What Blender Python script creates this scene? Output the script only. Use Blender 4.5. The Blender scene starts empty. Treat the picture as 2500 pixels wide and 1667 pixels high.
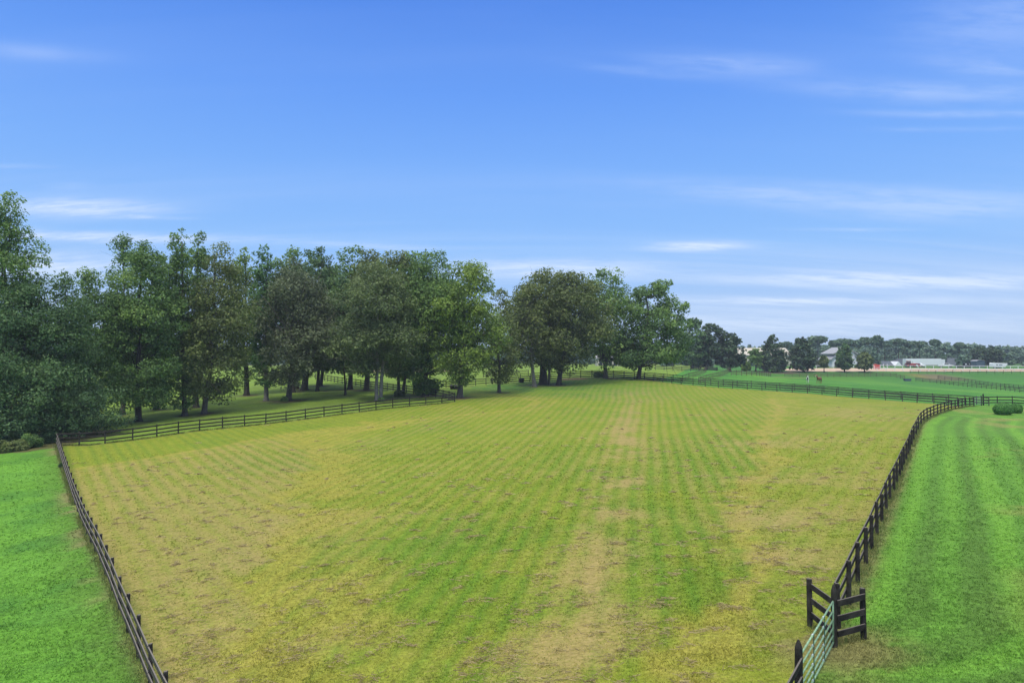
import bpy, math, random
import numpy as np
from mathutils import Vector, Matrix

R = math.radians
rng = np.random.default_rng(7)
random.seed(7)
sc = bpy.context.scene
COL = sc.collection

# ------------------------------------------------------------------ camera
CAMZ = 9.0
PITCH = math.atan2(34.5, 1666.7)
cd = bpy.data.cameras.new("camera")
cd.lens = 24.0
cd.sensor_width = 36.0
cd.clip_start = 0.1
cd.clip_end = 9000
cam = bpy.data.objects.new("camera", cd)
cam.location = (0, 0, CAMZ)
cam.rotation_euler = (math.pi / 2 + PITCH, 0, 0)
COL.objects.link(cam)
sc.camera = cam

# ------------------------------------------------------------------ exposure
sc.view_settings.view_transform = 'Standard'
sc.view_settings.look = 'None'
sc.view_settings.gamma = 1
sc.view_settings.exposure = 0.10
sc.view_settings.use_curve_mapping = False
try:
    sc.cycles.use_denoising = True
    sc.cycles.max_bounces = 8
    sc.cycles.transparent_max_bounces = 6
    sc.cycles.volume_bounces = 0
except Exception:
    pass

SUN_EL, SUN_AZ = 60.0, 205.0      # azimuth clockwise from +Y (the view direction)

# ------------------------------------------------------------------ world
world = bpy.data.worlds.new("World")
sc.world = world
world.use_nodes = True
wt = world.node_tree
wt.nodes.clear()


class NT:
    """small helper to write node trees"""
    def __init__(s, tree):
        s.t = tree

    def n(s, typ, **kw):
        nd = s.t.nodes.new(typ)
        for k, v in kw.items():
            setattr(nd, k, v)
        return nd

    def put(s, sock, v):
        if v is None:
            return
        if hasattr(v, 'is_linked') or isinstance(v, bpy.types.NodeSocket):
            s.t.links.new(v, sock)
        else:
            sock.default_value = v

    def math(s, op, a, b=None, c=None, clamp=False):
        nd = s.n('ShaderNodeMath', operation=op, use_clamp=clamp)
        s.put(nd.inputs[0], a)
        s.put(nd.inputs[1], b)
        s.put(nd.inputs[2], c)
        return nd.outputs[0]

    def mix(s, f, a, b, blend='MIX'):
        nd = s.n('ShaderNodeMix', data_type='RGBA', blend_type=blend)
        s.put(nd.inputs[0], f)
        s.put(nd.inputs[6], a)
        s.put(nd.inputs[7], b)
        return nd.outputs[2]

    def noise(s, vec, scale, detail=3, rough=0.55, dim='3D'):
        nd = s.n('ShaderNodeTexNoise', noise_dimensions=dim)
        if vec is not None:
            s.put(nd.inputs['Vector'], vec)
        nd.inputs['Scale'].default_value = scale
        nd.inputs['Detail'].default_value = detail
        nd.inputs['Roughness'].default_value = rough
        return nd.outputs[0]

    def mapping(s, vec, scale=(1, 1, 1), rot=(0, 0, 0), loc=(0, 0, 0)):
        nd = s.n('ShaderNodeMapping')
        s.put(nd.inputs['Vector'], vec)
        nd.inputs['Scale'].default_value = scale
        nd.inputs['Rotation'].default_value = rot
        nd.inputs['Location'].default_value = loc
        return nd.outputs[0]

    def ramp(s, f, stops, interp='LINEAR'):
        nd = s.n('ShaderNodeValToRGB')
        cr = nd.color_ramp
        cr.interpolation = interp
        while len(cr.elements) < len(stops):
            cr.elements.new(0.5)
        for e, (p, c) in zip(cr.elements, stops):
            e.position = p
            e.color = c if len(c) == 4 else (*c, 1)
        s.put(nd.inputs[0], f)
        return nd.outputs[0]

    def maprange(s, v, a, b, c, d, smooth=False):
        nd = s.n('ShaderNodeMapRange')
        if smooth:
            nd.interpolation_type = 'SMOOTHSTEP'
        s.put(nd.inputs[0], v)
        for i, x in enumerate((a, b, c, d)):
            nd.inputs[i + 1].default_value = x
        return nd.outputs[0]


def srgb(r, g, b):
    f = lambda c: (c / 255 / 12.92) if c / 255 <= 0.04045 else ((c / 255 + 0.055) / 1.055) ** 2.4
    return (f(r), f(g), f(b), 1)


W = NT(wt)
sky = W.n('ShaderNodeTexSky', sky_type='NISHITA')
sky.sun_disc = False
sky.sun_elevation = R(SUN_EL)
sky.sun_rotation = R(SUN_AZ)
sky.air_density = 1.0
sky.dust_density = 1.5
tc = W.n('ShaderNodeTexCoord')
sep = W.n('ShaderNodeSeparateXYZ')
wt.links.new(tc.outputs['Generated'], sep.inputs[0])
X_, Y_, Z_ = sep.outputs
el = W.math('MULTIPLY', W.math('ARCSINE', Z_), 57.29578)          # degrees
az = W.math('MULTIPLY', W.math('ARCTAN2', X_, Y_), 57.29578)
elr = W.math('DIVIDE', el, 40.0, clamp=True)
clear = W.ramp(elr, [(0.0, srgb(184, 210, 244)), (0.10, srgb(166, 200, 247)), (0.22, srgb(141, 191, 252)),
                     (0.38, srgb(120, 175, 251)), (0.52, srgb(101, 158, 247)), (0.68, srgb(82, 139, 236)),
                     (1.0, srgb(64, 119, 224))])
nish = W.n('ShaderNodeVectorMath', operation='SCALE')
wt.links.new(sky.outputs[0], nish.inputs[0])
nish.inputs['Scale'].default_value = 0.10
base = W.mix(0.90, nish.outputs[0], clear)
# cirrus: direction projected on a high layer so streaks flatten toward the horizon
zc = W.math('ADD', W.math('MAXIMUM', Z_, 0.0), 0.16)
comb = W.n('ShaderNodeCombineXYZ')
W.put(comb.inputs[0], W.math('DIVIDE', X_, zc))
W.put(comb.inputs[1], W.math('DIVIDE', Y_, zc))
comb.inputs[2].default_value = 0.0
cv = W.mapping(comb.outputs[0], scale=(0.28, 1.0, 1), rot=(0, 0, R(-8)))
n1 = W.noise(cv, 1.1, 7, 0.62)
n2 = W.noise(W.mapping(comb.outputs[0], scale=(0.12, 1.6, 1), rot=(0, 0, R(6)), loc=(3, 1, 0)), 1.6, 6, 0.6)
wisps = W.maprange(n1, 0.47, 0.82, 0.0, 0.55, True)
# streak bands live lower down; the wisps thin out to the left
side = W.maprange(az, -14, 18, 0.15, 1.0, True)
wisps = W.math('MULTIPLY', wisps, side)
low = W.maprange(el, 0, 17, 1.0, 0.12, True)
bands = W.math('MULTIPLY', W.maprange(n2, 0.40, 0.72, 0.0, 0.75, True), low)


def blob(px, py, sx, sy, slope=0.0):
    """a cloud centred at a compass direction and elevation, given in photo pixels"""
    a = math.degrees(math.atan2(px - 1250, 1666.7))
    e = math.degrees(math.atan2(868 - py, math.hypot(px - 1250, 1666.7)))
    k = 57.3 / 1666.7
    slope = slope - math.tan(math.radians(e)) * math.tan(math.radians(a)) * math.cos(math.radians(a))   # a level streak curves in azimuth/elevation
    da = W.math('SUBTRACT', az, a)
    de = W.math('SUBTRACT', W.math('SUBTRACT', el, e), W.math('MULTIPLY', da, slope))
    qa = W.math('POWER', W.math('DIVIDE', W.math('ABSOLUTE', da), sx * k), 2.0)
    qe = W.math('POWER', W.math('DIVIDE', W.math('ABSOLUTE', de), sy * k), 2.0)
    return W.math('EXPONENT', W.math('MULTIPLY', W.math('ADD', qa, qe), -1.0))


tot = None
for (px, py, sx, sy, sl, amp) in [
        (180, 506, 150, 17, 0.0, 0.62), (330, 528, 90, 4, -0.03, 0.3), (240, 578, 250, 10, -0.02, 0.62),
        (60, 650, 200, 26, 0.0, 0.6), (60, 122, 120, 14, -0.06, 0.16), (10, 403, 60, 4, 0, 0.2),
        (165, 450, 40, 7, 0.05, 0.16),
        (1700, 601, 105, 10, 0.0, 0.75), (900, 600, 180, 8, -0.04, 0.28),
        (1350, 655, 260, 22, -0.01, 0.5), (2060, 680, 240, 17, -0.01, 0.5), (2350, 690, 200, 14, 0, 0.42),
        (1960, 735, 330, 9, -0.01, 0.55), (2000, 790, 500, 26, 0, 0.35),
        (1790, 152, 170, 20, -0.03, 0.26), (2280, 222, 260, 20, -0.04, 0.24), (2430, 160, 90, 14, -0.10, 0.2),
        (2350, 275, 170, 7, -0.02, 0.22), (2330, 312, 120, 5, 0, 0.16), (2050, 480, 380, 26, -0.04, 0.26),
        (2070, 560, 110, 4, -0.01, 0.2), (2330, 515, 200, 20, 0, 0.16), (1560, 170, 140, 9, -0.08, 0.14),
        (2470, 40, 160, 60, 0.1, 0.22)]:
    b_ = W.math('MULTIPLY', blob(px, py, sx, sy, sl), amp)
    tot = b_ if tot is None else W.math('ADD', tot, b_)
nb = W.noise(W.mapping(comb.outputs[0], scale=(0.8, 2.8, 1), rot=(0, 0, R(-10)), loc=(7, 2, 0)), 4.0, 9, 0.72)
tot = W.math('MULTIPLY', tot, W.maprange(nb, 0.34, 0.62, 0.45, 1.7, True))
cl = W.math('ADD', W.math('ADD', W.math('MULTIPLY', wisps, 0.38), W.math('MULTIPLY', bands, 0.6)), tot, clamp=True)
cloudcol = W.mix(W.maprange(el, 0, 25, 0, 1), (0.70, 0.82, 1.0, 1), (0.47, 0.63, 1.0, 1))
skyc = W.mix(cl, base, cloudcol)
# a bright veil of high cloud overhead, above the picture: gives the soft light of the photograph
veil = W.maprange(el, 31, 46, 0.0, 0.9, True)
skyc = W.mix(veil, skyc, (1.75, 1.77, 1.78, 1))
bg = W.n('ShaderNodeBackground')
wt.links.new(skyc, bg.inputs[0])
bg.inputs[1].default_value = 1.0
wo = W.n('ShaderNodeOutputWorld')
wt.links.new(bg.outputs[0], wo.inputs[0])

# ------------------------------------------------------------------ sun
sl = bpy.data.lights.new("sun", 'SUN')
sl.energy = 1.9
sl.angle = R(11)
sl.color = (1.0, 0.95, 0.86)
sun = bpy.data.objects.new("sun", sl)
COL.objects.link(sun)
_a, _e = R(SUN_AZ), R(SUN_EL)
sd = Vector((math.sin(_a) * math.cos(_e), math.cos(_a) * math.cos(_e), math.sin(_e)))
sun.rotation_euler = sd.to_track_quat('Z', 'Y').to_euler()
sun.location = sd * 200

# ------------------------------------------------------------------ projection helpers (photo pixels, 2500 x 1667)
F = 1666.7
cp, sp = math.cos(PITCH), math.sin(PITCH)


def pdir(px, py):
    x = (px - 1250) / F
    y = (833.5 - py) / F
    return np.array([x, cp - y * sp, sp + y * cp])


def atY(px, py, Y):
    d = pdir(px, py)
    return np.array([0, 0, CAMZ]) + d * (Y / d[1])


# ------------------------------------------------------------------ terrain surface
CP = [  # pixel x, pixel y, distance
    (340, 1612, 22), (250, 1340, 34), (139, 1090, 65), (217, 1087, 67), (0, 1400, 29), (0, 1110, 64), (0, 1667, 20),
    (633, 1037, 80), (901, 1002, 89), (1110, 983, 95),
    (700, 1667, 19.6), (1250, 1667, 17.6), (1800, 1667, 15.9), (1250, 1300, 32), (1250, 1100, 57),
    (1600, 1100, 55), (800, 1150, 51), (1250, 1010, 85), (1650, 1000, 87), (2000, 1050, 66),
    (2037, 1578, 17.8), (2114, 1376, 24.7), (2164, 1245, 33), (2222, 1100, 53), (2245, 1042, 71), (2297, 1009, 86),
    (2378, 991.5, 97), (2450, 1667, 15.5), (2480, 1200, 38), (2490, 1030, 77), (2486, 990, 98), (2451, 1010, 88),
    (2246, 983.5, 107), (2017, 963, 117), (1797, 949.5, 121), (1663, 938.6, 127), (1606, 930.5, 134),
    (1503, 922, 140), (1425, 921.6, 142), (1245, 935, 134), (1095, 947, 126), (1030, 969, 104), (965, 955.7, 114),
    (825, 935, 138), (1326, 939, 130), (1479, 923, 138),
    (338, 1029, 84), (650, 978, 104), (451, 1014, 89), (780, 942, 130), (602, 965, 113), (100, 985, 105),
    (400, 925, 170), (700, 905, 210), (1100, 905, 205), (1400, 900, 200),
    (1723, 909.7, 180), (1783, 906, 190), (1650, 905, 185),
    (1880, 930, 165), (1997, 936, 180), (2429, 951, 190), (2236, 930, 231), (2300, 950, 160),
    (2160, 940, 150), (2480, 970, 150), (1870, 919.7, 232), (1720, 902, 238),
    (1950, 907.5, 250), (2150, 907, 251), (2350, 912, 245), (2500, 912, 245), (2300, 906, 256), (2500, 899, 275), (2100, 899, 275),
    (2064, 896, 292), (2270, 896.5, 308), (2430, 897, 300), (1900, 899, 285), (1700, 893, 330), (1200, 893, 330), (700, 893, 330), (200, 893, 330),
    (2400, 886, 420), (1250, 886, 420), (100, 886, 420), (2400, 881, 560), (1250, 881, 560), (100, 881, 560),
    (-600, 1667, 26), (-500, 1110, 72), (3100, 1667, 14), (3200, 1000, 97), (3100, 900, 300), (-600, 893, 330),
]
_P = np.array([atY(*c) for c in CP])
extra = [(-25, -12, -10.4), (25, -12, -7.2), (0, 5, -8.8), (0, -40, -9.5), (-90, 0, -10.5), (110, 0, -7.0), (60, 40, -7.0),
         (-260, 120, -9), (300, 120, -8), (-500, 500, -5), (500, 500, -5)]
_P = np.vstack([_P, np.array([(x, y, CAMZ + z) for x, y, z in extra])])


def _k(r2):
    return 0.5 * r2 * np.log(r2 + 1e-6)


_S = 100.0
_xy = _P[:, :2] / _S
_n = len(_xy)
_r2 = ((_xy[:, None] - _xy[None]) ** 2).sum(-1)
_A = np.zeros((_n + 3, _n + 3))
_A[:_n, :_n] = _k(_r2) + np.eye(_n) * 0.012
_A[:_n, _n] = 1
_A[:_n, _n + 1:] = _xy
_A[_n:, :_n] = _A[:_n, _n:].T
_w = np.linalg.solve(_A, np.concatenate([_P[:, 2], np.zeros(3)]))


def gz(x, y):
    x = np.atleast_1d(np.asarray(x, float))
    y = np.atleast_1d(np.asarray(y, float))
    q = np.stack([np.clip(x, -500, 500), np.clip(y, -60, 600)], -1) / _S
    out = np.empty(len(q))
    for i in range(0, len(q), 20000):
        qq = q[i:i + 20000]
        r2 = ((qq[:, None] - _xy[None]) ** 2).sum(-1)
        out[i:i + 20000] = _k(r2) @ _w[:_n] + _w[_n] + qq @ _w[_n + 1:]
    return np.clip(out, CAMZ - 12.5, CAMZ - 3.0)


def G(px, py, maxd=700):
    """photo pixel -> point on the ground"""
    d = pdir(px, py)
    ts = np.concatenate([np.arange(6, 150, 0.5), np.arange(150, maxd, 1.5)]) / d[1]
    zz = CAMZ + d[2] * ts - gz(d[0] * ts, d[1] * ts)
    i = int(np.argmax(zz < 0)) if (zz < 0).any() else len(ts) - 1
    if i > 0:
        f = zz[i - 1] / (zz[i - 1] - zz[i] + 1e-9)
        t = ts[i - 1] + (ts[i] - ts[i - 1]) * min(max(f, 0), 1)
    else:
        t = ts[0]
    x, y = d[0] * t, d[1] * t
    return np.array([x, y, gz(x, y)[0]])


def H_at(Y, py_base, py_top):
    return (py_base - py_top) / F * Y


# ------------------------------------------------------------------ numpy noise
def vnoise(x, y, seed=0):
    xi = np.floor(x).astype(np.int64)
    yi = np.floor(y).astype(np.int64)
    fx = x - xi
    fy = y - yi
    fx = fx * fx * (3 - 2 * fx)
    fy = fy * fy * (3 - 2 * fy)

    def h(a, b):
        v = (a * 374761393 + b * 668265263 + seed * 1274126177) & 0xffffffff
        v = ((v ^ (v >> 13)) * 1274126177) & 0xffffffff
        return ((v ^ (v >> 16)) & 0xffff) / 65535.0
    return (h(xi, yi) * (1 - fx) + h(xi + 1, yi) * fx) * (1 - fy) + (h(xi, yi + 1) * (1 - fx) + h(xi + 1, yi + 1) * fx) * fy


def fbm(x, y, seed=0, oct=4):
    s, a, t = 0, 1.0, 0
    for i in range(oct):
        s = s + a * vnoise(x * 2 ** i, y * 2 ** i, seed + i)
        t += a
        a *= 0.55
    return s / t


def ss(a, b, v):
    t = np.clip((v - a) / (b - a), 0, 1)
    return t * t * (3 - 2 * t)


def poly_sd(px, py, poly):
    """signed distance to a closed polygon, positive inside"""
    d = np.full(len(px), 1e9)
    inside = np.zeros(len(px), bool)
    n = len(poly)
    for i in range(n):
        ax, ay = poly[i]
        bx, by = poly[(i + 1) % n]
        vx, vy = bx - ax, by - ay
        wx, wy = px - ax, py - ay
        t = np.clip((wx * vx + wy * vy) / (vx * vx + vy * vy + 1e-9), 0, 1)
        d = np.minimum(d, (wx - t * vx) ** 2 + (wy - t * vy) ** 2)
        if by != ay:
            c = ((ay > py) != (by > py)) & (px < (bx - ax) * (py - ay) / (by - ay) + ax)
            inside ^= c
    return np.sqrt(d) * np.where(inside, 1, -1)


def line_d(px, py, pts):
    """distance to an open polyline, signed: positive on its right"""
    d = np.full(len(px), 1e18)
    s = np.ones(len(px))
    for (ax, ay), (bx, by) in zip(pts[:-1], pts[1:]):
        vx, vy = bx - ax, by - ay
        wx, wy = px - ax, py - ay
        t = np.clip((wx * vx + wy * vy) / (vx * vx + vy * vy + 1e-9), 0, 1)
        dd = (wx - t * vx) ** 2 + (wy - t * vy) ** 2
        m = dd < d
        d = np.where(m, dd, d)
        s = np.where(m, np.sign(wx * vy - wy * vx), s)
    return np.sqrt(d) * s


# ------------------------------------------------------------------ object helpers
def link(o, parent=None):
    COL.objects.link(o)
    if parent is not None:
        o.parent = parent
    return o


def tag(o, label=None, cat=None, group=None, kind=None):
    if label:
        o['label'] = label
    if cat:
        o['category'] = cat
    if group:
        o['group'] = group
    if kind:
        o['kind'] = kind
    return o


def empty(name, loc, rz=0.0):
    o = bpy.data.objects.new(name, None)
    o.empty_display_size = 0.3
    o.location = loc
    o.rotation_euler = (0, 0, rz)
    return link(o)


def np_mesh(name, verts, faces, mat=None, smooth=False, attrs=None):
    """verts (n,3); faces (m,k) array, all of one size, or list of such arrays"""
    me = bpy.data.meshes.new(name)
    if not isinstance(faces, (list, tuple)):
        faces = [faces]
    faces = [np.asarray(f, dtype=np.int32) for f in faces if len(f)]
    me.vertices.add(len(verts))
    me.vertices.foreach_set('co', np.asarray(verts, np.float32).ravel())
    nl = sum(f.size for f in faces)
    nf = sum(len(f) for f in faces)
    me.loops.add(nl)
    me.loops.foreach_set('vertex_index', np.concatenate([f.ravel() for f in faces]))
    me.polygons.add(nf)
    tots = np.concatenate([np.full(len(f), f.shape[1], np.int32) for f in faces])
    st = np.concatenate([[0], np.cumsum(tots)[:-1]]).astype(np.int32)
    me.polygons.foreach_set('loop_start', st)
    try:
        me.polygons.foreach_set('loop_total', tots)
    except Exception:
        pass
    me.polygons.foreach_set('use_smooth', np.full(nf, smooth, bool))
    if attrs:
        for k, v in attrs.items():
            v = np.asarray(v, np.float32)
            if v.ndim == 1:
                a = me.attributes.new(k, 'FLOAT', 'POINT')
                a.data.foreach_set('value', v)
            else:
                a = me.attributes.new(k, 'FLOAT_COLOR', 'POINT')
                if v.shape[1] == 3:
                    v = np.hstack([v, np.ones((len(v), 1), np.float32)])
                a.data.foreach_set('color', v.ravel())
    me.update(calc_edges=True)
    me.validate()
    if mat:
        me.materials.append(mat)
    return me


class MB:
    """mesh builder: boxes, bars, tubes, prisms gathered into one mesh"""
    def __init__(s):
        s.v, s.f = [], []

    def add(s, vs, fs):
        b = len(s.v)
        s.v += [tuple(v) for v in vs]
        s.f += [tuple(i + b for i in f) for f in fs]
        return s

    def box(s, c, d, rz=0.0, bev=0.0):
        x, y, z = d[0] / 2, d[1] / 2, d[2] / 2
        ca, sa = math.cos(rz), math.sin(rz)
        vs = []
        for dz in (-z, z):
            for (dx, dy) in ((-x, -y), (x, -y), (x, y), (-x, y)):
                vs.append((c[0] + dx * ca - dy * sa, c[1] + dx * sa + dy * ca, c[2] + dz))
        return s.add(vs, [(3, 2, 1, 0), (4, 5, 6, 7), (0, 1, 5, 4), (1, 2, 6, 5), (2, 3, 7, 6), (3, 0, 4, 7)])

    def bar(s, a, b, w, h, up=(0, 0, 1)):
        """rectangular bar from a to b, w across, h along up"""
        a, b, up = Vector(a), Vector(b), Vector(up)
        d = (b - a).normalized()
        side = d.cross(up).normalized()
        u = side.cross(d).normalized()
        vs = []
        for p in (a, b):
            for (i, j) in ((-1, -1), (1, -1), (1, 1), (-1, 1)):
                vs.append(p + side * (i * w / 2) + u * (j * h / 2))
        return s.add(vs, [(3, 2, 1, 0), (4, 5, 6, 7), (0, 1, 5, 4), (1, 2, 6, 5), (2, 3, 7, 6), (3, 0, 4, 7)])

    def tube(s, pts, rad, n=8, cap=True):
        pts = [Vector(p) for p in pts]
        if not hasattr(rad, '__len__'):
            rad = [rad] * len(pts)
        b = len(s.v)
        ref = None
        for i, p in enumerate(pts):
            d = (pts[min(i + 1, len(pts) - 1)] - pts[max(i - 1, 0)]).normalized()
            if ref is None:
                ref = Vector((0, 0, 1)) if abs(d.z) < 0.9 else Vector((1, 0, 0))
            x = d.cross(ref).normalized()
            y = d.cross(x).normalized()
            for k in range(n):
                a = 2 * math.pi * k / n
                s.v.append(tuple(p + (x * math.cos(a) + y * math.sin(a)) * rad[i]))
        for i in range(len(pts) - 1):
            for k in range(n):
                k2 = (k + 1) % n
                s.f.append((b + i * n + k, b + i * n + k2, b + (i + 1) * n + k2, b + (i + 1) * n + k))
        if cap:
            s.f.append(tuple(b + k for k in range(n)))
            s.f.append(tuple(b + (len(pts) - 1) * n + k for k in reversed(range(n))))
        return s

    def prism(s, prof, y0, y1, axis='y'):
        """extrude profile [(a,b)] (a horizontal, b up) between y0 and y1"""
        n = len(prof)
        if axis == 'y':
            vs = [(a, y0, b) for a, b in prof] + [(a, y1, b) for a, b in prof]
        else:
            vs = [(y0, a, b) for a, b in prof] + [(y1, a, b) for a, b in prof]
        fs = [tuple(range(n)), tuple(reversed(range(n, 2 * n)))]
        for i in range(n):
            j = (i + 1) % n
            fs.append((i, n + i, n + j, j))
        return s.add(vs, fs)

    def build(s, name, mat, parent=None, bevel=0.0, smooth=False):
        me = bpy.data.meshes.new(name)
        me.from_pydata(s.v, [], s.f)
        import bmesh
        bm = bmesh.new()
        bm.from_mesh(me)
        bmesh.ops.recalc_face_normals(bm, faces=bm.faces)
        if bevel:
            bmesh.ops.bevel(bm, geom=list(bm.edges), offset=bevel, segments=1, affect='EDGES', clamp_overlap=True)
        bm.to_mesh(me)
        bm.free()
        if smooth:
            for p in me.polygons:
                p.use_smooth = True
        me.materials.append(mat)
        return link(bpy.data.objects.new(name, me), parent)


# ------------------------------------------------------------------ materials
MATS = {}


def new_mat(name):
    m = bpy.data.materials.new(name)
    m.use_nodes = True
    m.node_tree.nodes.clear()
    MATS[name] = m
    return m, NT(m.node_tree)


def finish(N, color, rough=0.8, spec=0.3, bump=None, bs=0.3, bd=0.02, metallic=0.0, translucent=None):
    p = N.n('ShaderNodeBsdfPrincipled')
    N.put(p.inputs['Base Color'], color)
    N.put(p.inputs['Roughness'], rough)
    p.inputs['Specular IOR Level'].default_value = spec
    p.inputs['Metallic'].default_value = metallic
    if bump is not None:
        b = N.n('ShaderNodeBump')
        b.inputs['Strength'].default_value = bs
        b.inputs['Distance'].default_value = bd
        N.put(b.inputs['Height'], bump)
        N.t.links.new(b.outputs[0], p.inputs['Normal'])
    out = N.n('ShaderNodeOutputMaterial')
    sh = p.outputs[0]
    if translucent is not None:
        tr = N.n('ShaderNodeBsdfTranslucent')
        N.put(tr.inputs[0], translucent[1])
        mx = N.n('ShaderNodeMixShader')
        mx.inputs[0].default_value = translucent[0]
        N.t.links.new(sh, mx.inputs[1])
        N.t.links.new(tr.outputs[0], mx.inputs[2])
        sh = mx.outputs[0]
    N.t.links.new(sh, out.inputs[0])


def flat(name, col, rough=0.6, var=0.12, scale=6.0, metallic=0.0, spec=0.35, bump=0.15):
    m, N = new_mat(name)
    t = N.n('ShaderNodeTexCoord')
    n = N.noise(t.outputs['Object'], scale, 5, 0.6)
    f = N.maprange(n, 0.3, 0.7, 1 - var, 1 + var)
    c = N.n('ShaderNodeVectorMath', operation='SCALE')
    c.inputs[0].default_value = col[:3]
    N.put(c.inputs['Scale'], f)
    finish(N, c.outputs[0], rough, spec, n, bump, 0.01, metallic)
    return m


def wood(name, dark, light, amount=0.5):
    m, N = new_mat(name)
    g = N.n('ShaderNodeNewGeometry')
    pos = g.outputs['Position']
    n1 = N.noise(N.mapping(pos, scale=(1, 1, 1)), 3.0, 5, 0.6)
    n2 = N.noise(pos, 40.0, 4, 0.7)
    f = N.math('MULTIPLY', N.maprange(n1, 0.35, 0.75, 0.0, 1.0), amount * 1.4, clamp=True)
    f = N.math('ADD', f, N.math('MULTIPLY', N.maprange(n2, 0.45, 0.8, 0, 1), amount * 0.5), clamp=True)
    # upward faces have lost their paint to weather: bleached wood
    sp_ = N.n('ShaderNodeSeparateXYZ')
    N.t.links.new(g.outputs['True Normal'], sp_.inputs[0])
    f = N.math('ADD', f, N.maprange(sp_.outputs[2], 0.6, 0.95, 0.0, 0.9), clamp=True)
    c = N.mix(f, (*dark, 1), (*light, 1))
    finish(N, c, 0.85, 0.10, n2, 0.4, 0.01)
    return m


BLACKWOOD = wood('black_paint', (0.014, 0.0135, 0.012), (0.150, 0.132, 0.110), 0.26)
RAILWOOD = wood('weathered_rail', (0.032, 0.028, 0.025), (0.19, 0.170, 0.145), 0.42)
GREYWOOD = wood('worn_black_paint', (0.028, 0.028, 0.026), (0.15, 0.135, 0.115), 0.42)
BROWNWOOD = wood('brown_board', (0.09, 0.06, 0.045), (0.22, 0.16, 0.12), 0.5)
WHITE = flat('white_paint', (0.78, 0.78, 0.77), 0.45, 0.05)
OFFWHITE = flat('offwhite_siding', (0.62, 0.62, 0.62), 0.6, 0.08, 1.5)
TAN_METAL = flat('tan_metal', (0.52, 0.48, 0.36), 0.5, 0.06, 0.8)
GREYROOF = flat('grey_shingle', (0.085, 0.10, 0.115), 0.85, 0.25, 2.0)
LIGHTROOF = flat('pale_metal_roof', (0.33, 0.32, 0.31), 0.5, 0.1, 2.0)
DARK = flat('dark_opening', (0.02, 0.022, 0.025), 0.5, 0.2)
GLASS = flat('window_glass', (0.04, 0.05, 0.06), 0.1, 0.1, spec=0.6)
RUBBER = flat('black_rubber', (0.018, 0.018, 0.018), 0.7, 0.2)
RED = flat('red_paint', (0.48, 0.03, 0.025), 0.4, 0.1)
CORAL = flat('coral_paint', (0.60, 0.10, 0.07), 0.5, 0.1)
BLACKPL = flat('black_plastic', (0.015, 0.016, 0.018), 0.5, 0.2)
SLATE = flat('slate_blue_metal', (0.06, 0.09, 0.12), 0.5, 0.2)
GATEGREEN = flat('green_gate_paint', (0.24, 0.38, 0.22), 0.42, 0.35, 9.0)
GATEDARK = flat('dark_green_brace', (0.02, 0.10, 0.075), 0.5, 0.3, 9.0)
GATEWHITE = flat('worn_weld', (0.55, 0.60, 0.57), 0.5, 0.2)
CHROME = flat('grey_metal', (0.35, 0.36, 0.37), 0.35, 0.1, metallic=0.6)


def leaf_mat(name, a, b, c, tr=0.33):
    """a dark, b mid, c light leaf colours"""
    m, N = new_mat(name)
    at = N.n('ShaderNodeAttribute', attribute_name='tint')
    col = N.ramp(at.outputs['Fac'], [(0.0, a), (0.5, b), (1.0, c)])
    col2 = N.mix(0.5, col, (1, 1, 1, 1), 'MIX')
    trc = N.mix(0.5, col, (0.10, 0.16, 0.02, 1))
    finish(N, col, 0.55, 0.35, translucent=(tr, trc))
    return m


LEAF = {
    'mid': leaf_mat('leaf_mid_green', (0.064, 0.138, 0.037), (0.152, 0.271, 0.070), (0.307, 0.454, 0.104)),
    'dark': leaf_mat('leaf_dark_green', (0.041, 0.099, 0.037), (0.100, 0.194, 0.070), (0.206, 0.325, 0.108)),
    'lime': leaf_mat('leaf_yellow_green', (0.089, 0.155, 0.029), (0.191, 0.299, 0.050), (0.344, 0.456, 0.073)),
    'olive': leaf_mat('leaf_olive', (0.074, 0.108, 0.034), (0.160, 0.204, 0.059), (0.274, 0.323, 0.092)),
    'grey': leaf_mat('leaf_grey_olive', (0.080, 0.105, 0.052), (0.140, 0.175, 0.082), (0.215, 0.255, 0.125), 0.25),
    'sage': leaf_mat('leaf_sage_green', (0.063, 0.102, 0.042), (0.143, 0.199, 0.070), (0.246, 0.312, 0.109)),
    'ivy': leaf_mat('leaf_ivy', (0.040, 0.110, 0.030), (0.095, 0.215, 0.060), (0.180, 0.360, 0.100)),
    'far': leaf_mat('leaf_far_wood_hazed', (0.062, 0.125, 0.078), (0.115, 0.195, 0.115), (0.190, 0.280, 0.150), 0.1),  # pale blue of distance haze mixed into the leaf colour
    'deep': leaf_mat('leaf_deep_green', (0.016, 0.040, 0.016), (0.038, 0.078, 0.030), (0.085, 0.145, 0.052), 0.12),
    'box': leaf_mat('leaf_boxwood', (0.036, 0.120, 0.022), (0.087, 0.252, 0.044), (0.180, 0.456, 0.073)),
}


def bark_mat(name, a, b):
    m, N = new_mat(name)
    g = N.n('ShaderNodeNewGeometry')
    n = N.noise(N.mapping(g.outputs['Position'], scale=(5, 5, 1.2)), 2.0, 6, 0.65)
    c = N.mix(N.maprange(n, 0.3, 0.7, 0, 1), (*a, 1), (*b, 1))
    finish(N, c, 0.9, 0.15, n, 0.6, 0.04)
    return m


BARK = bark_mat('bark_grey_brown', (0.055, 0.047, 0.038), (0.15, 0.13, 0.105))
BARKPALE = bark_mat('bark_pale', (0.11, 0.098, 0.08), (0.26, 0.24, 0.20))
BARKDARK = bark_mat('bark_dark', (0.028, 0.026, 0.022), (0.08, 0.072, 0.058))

# ------------------------------------------------------------------ key lines of the place, traced on the ground
def GL(pts):
    return [G(*p)[:2] for p in pts]


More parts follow.
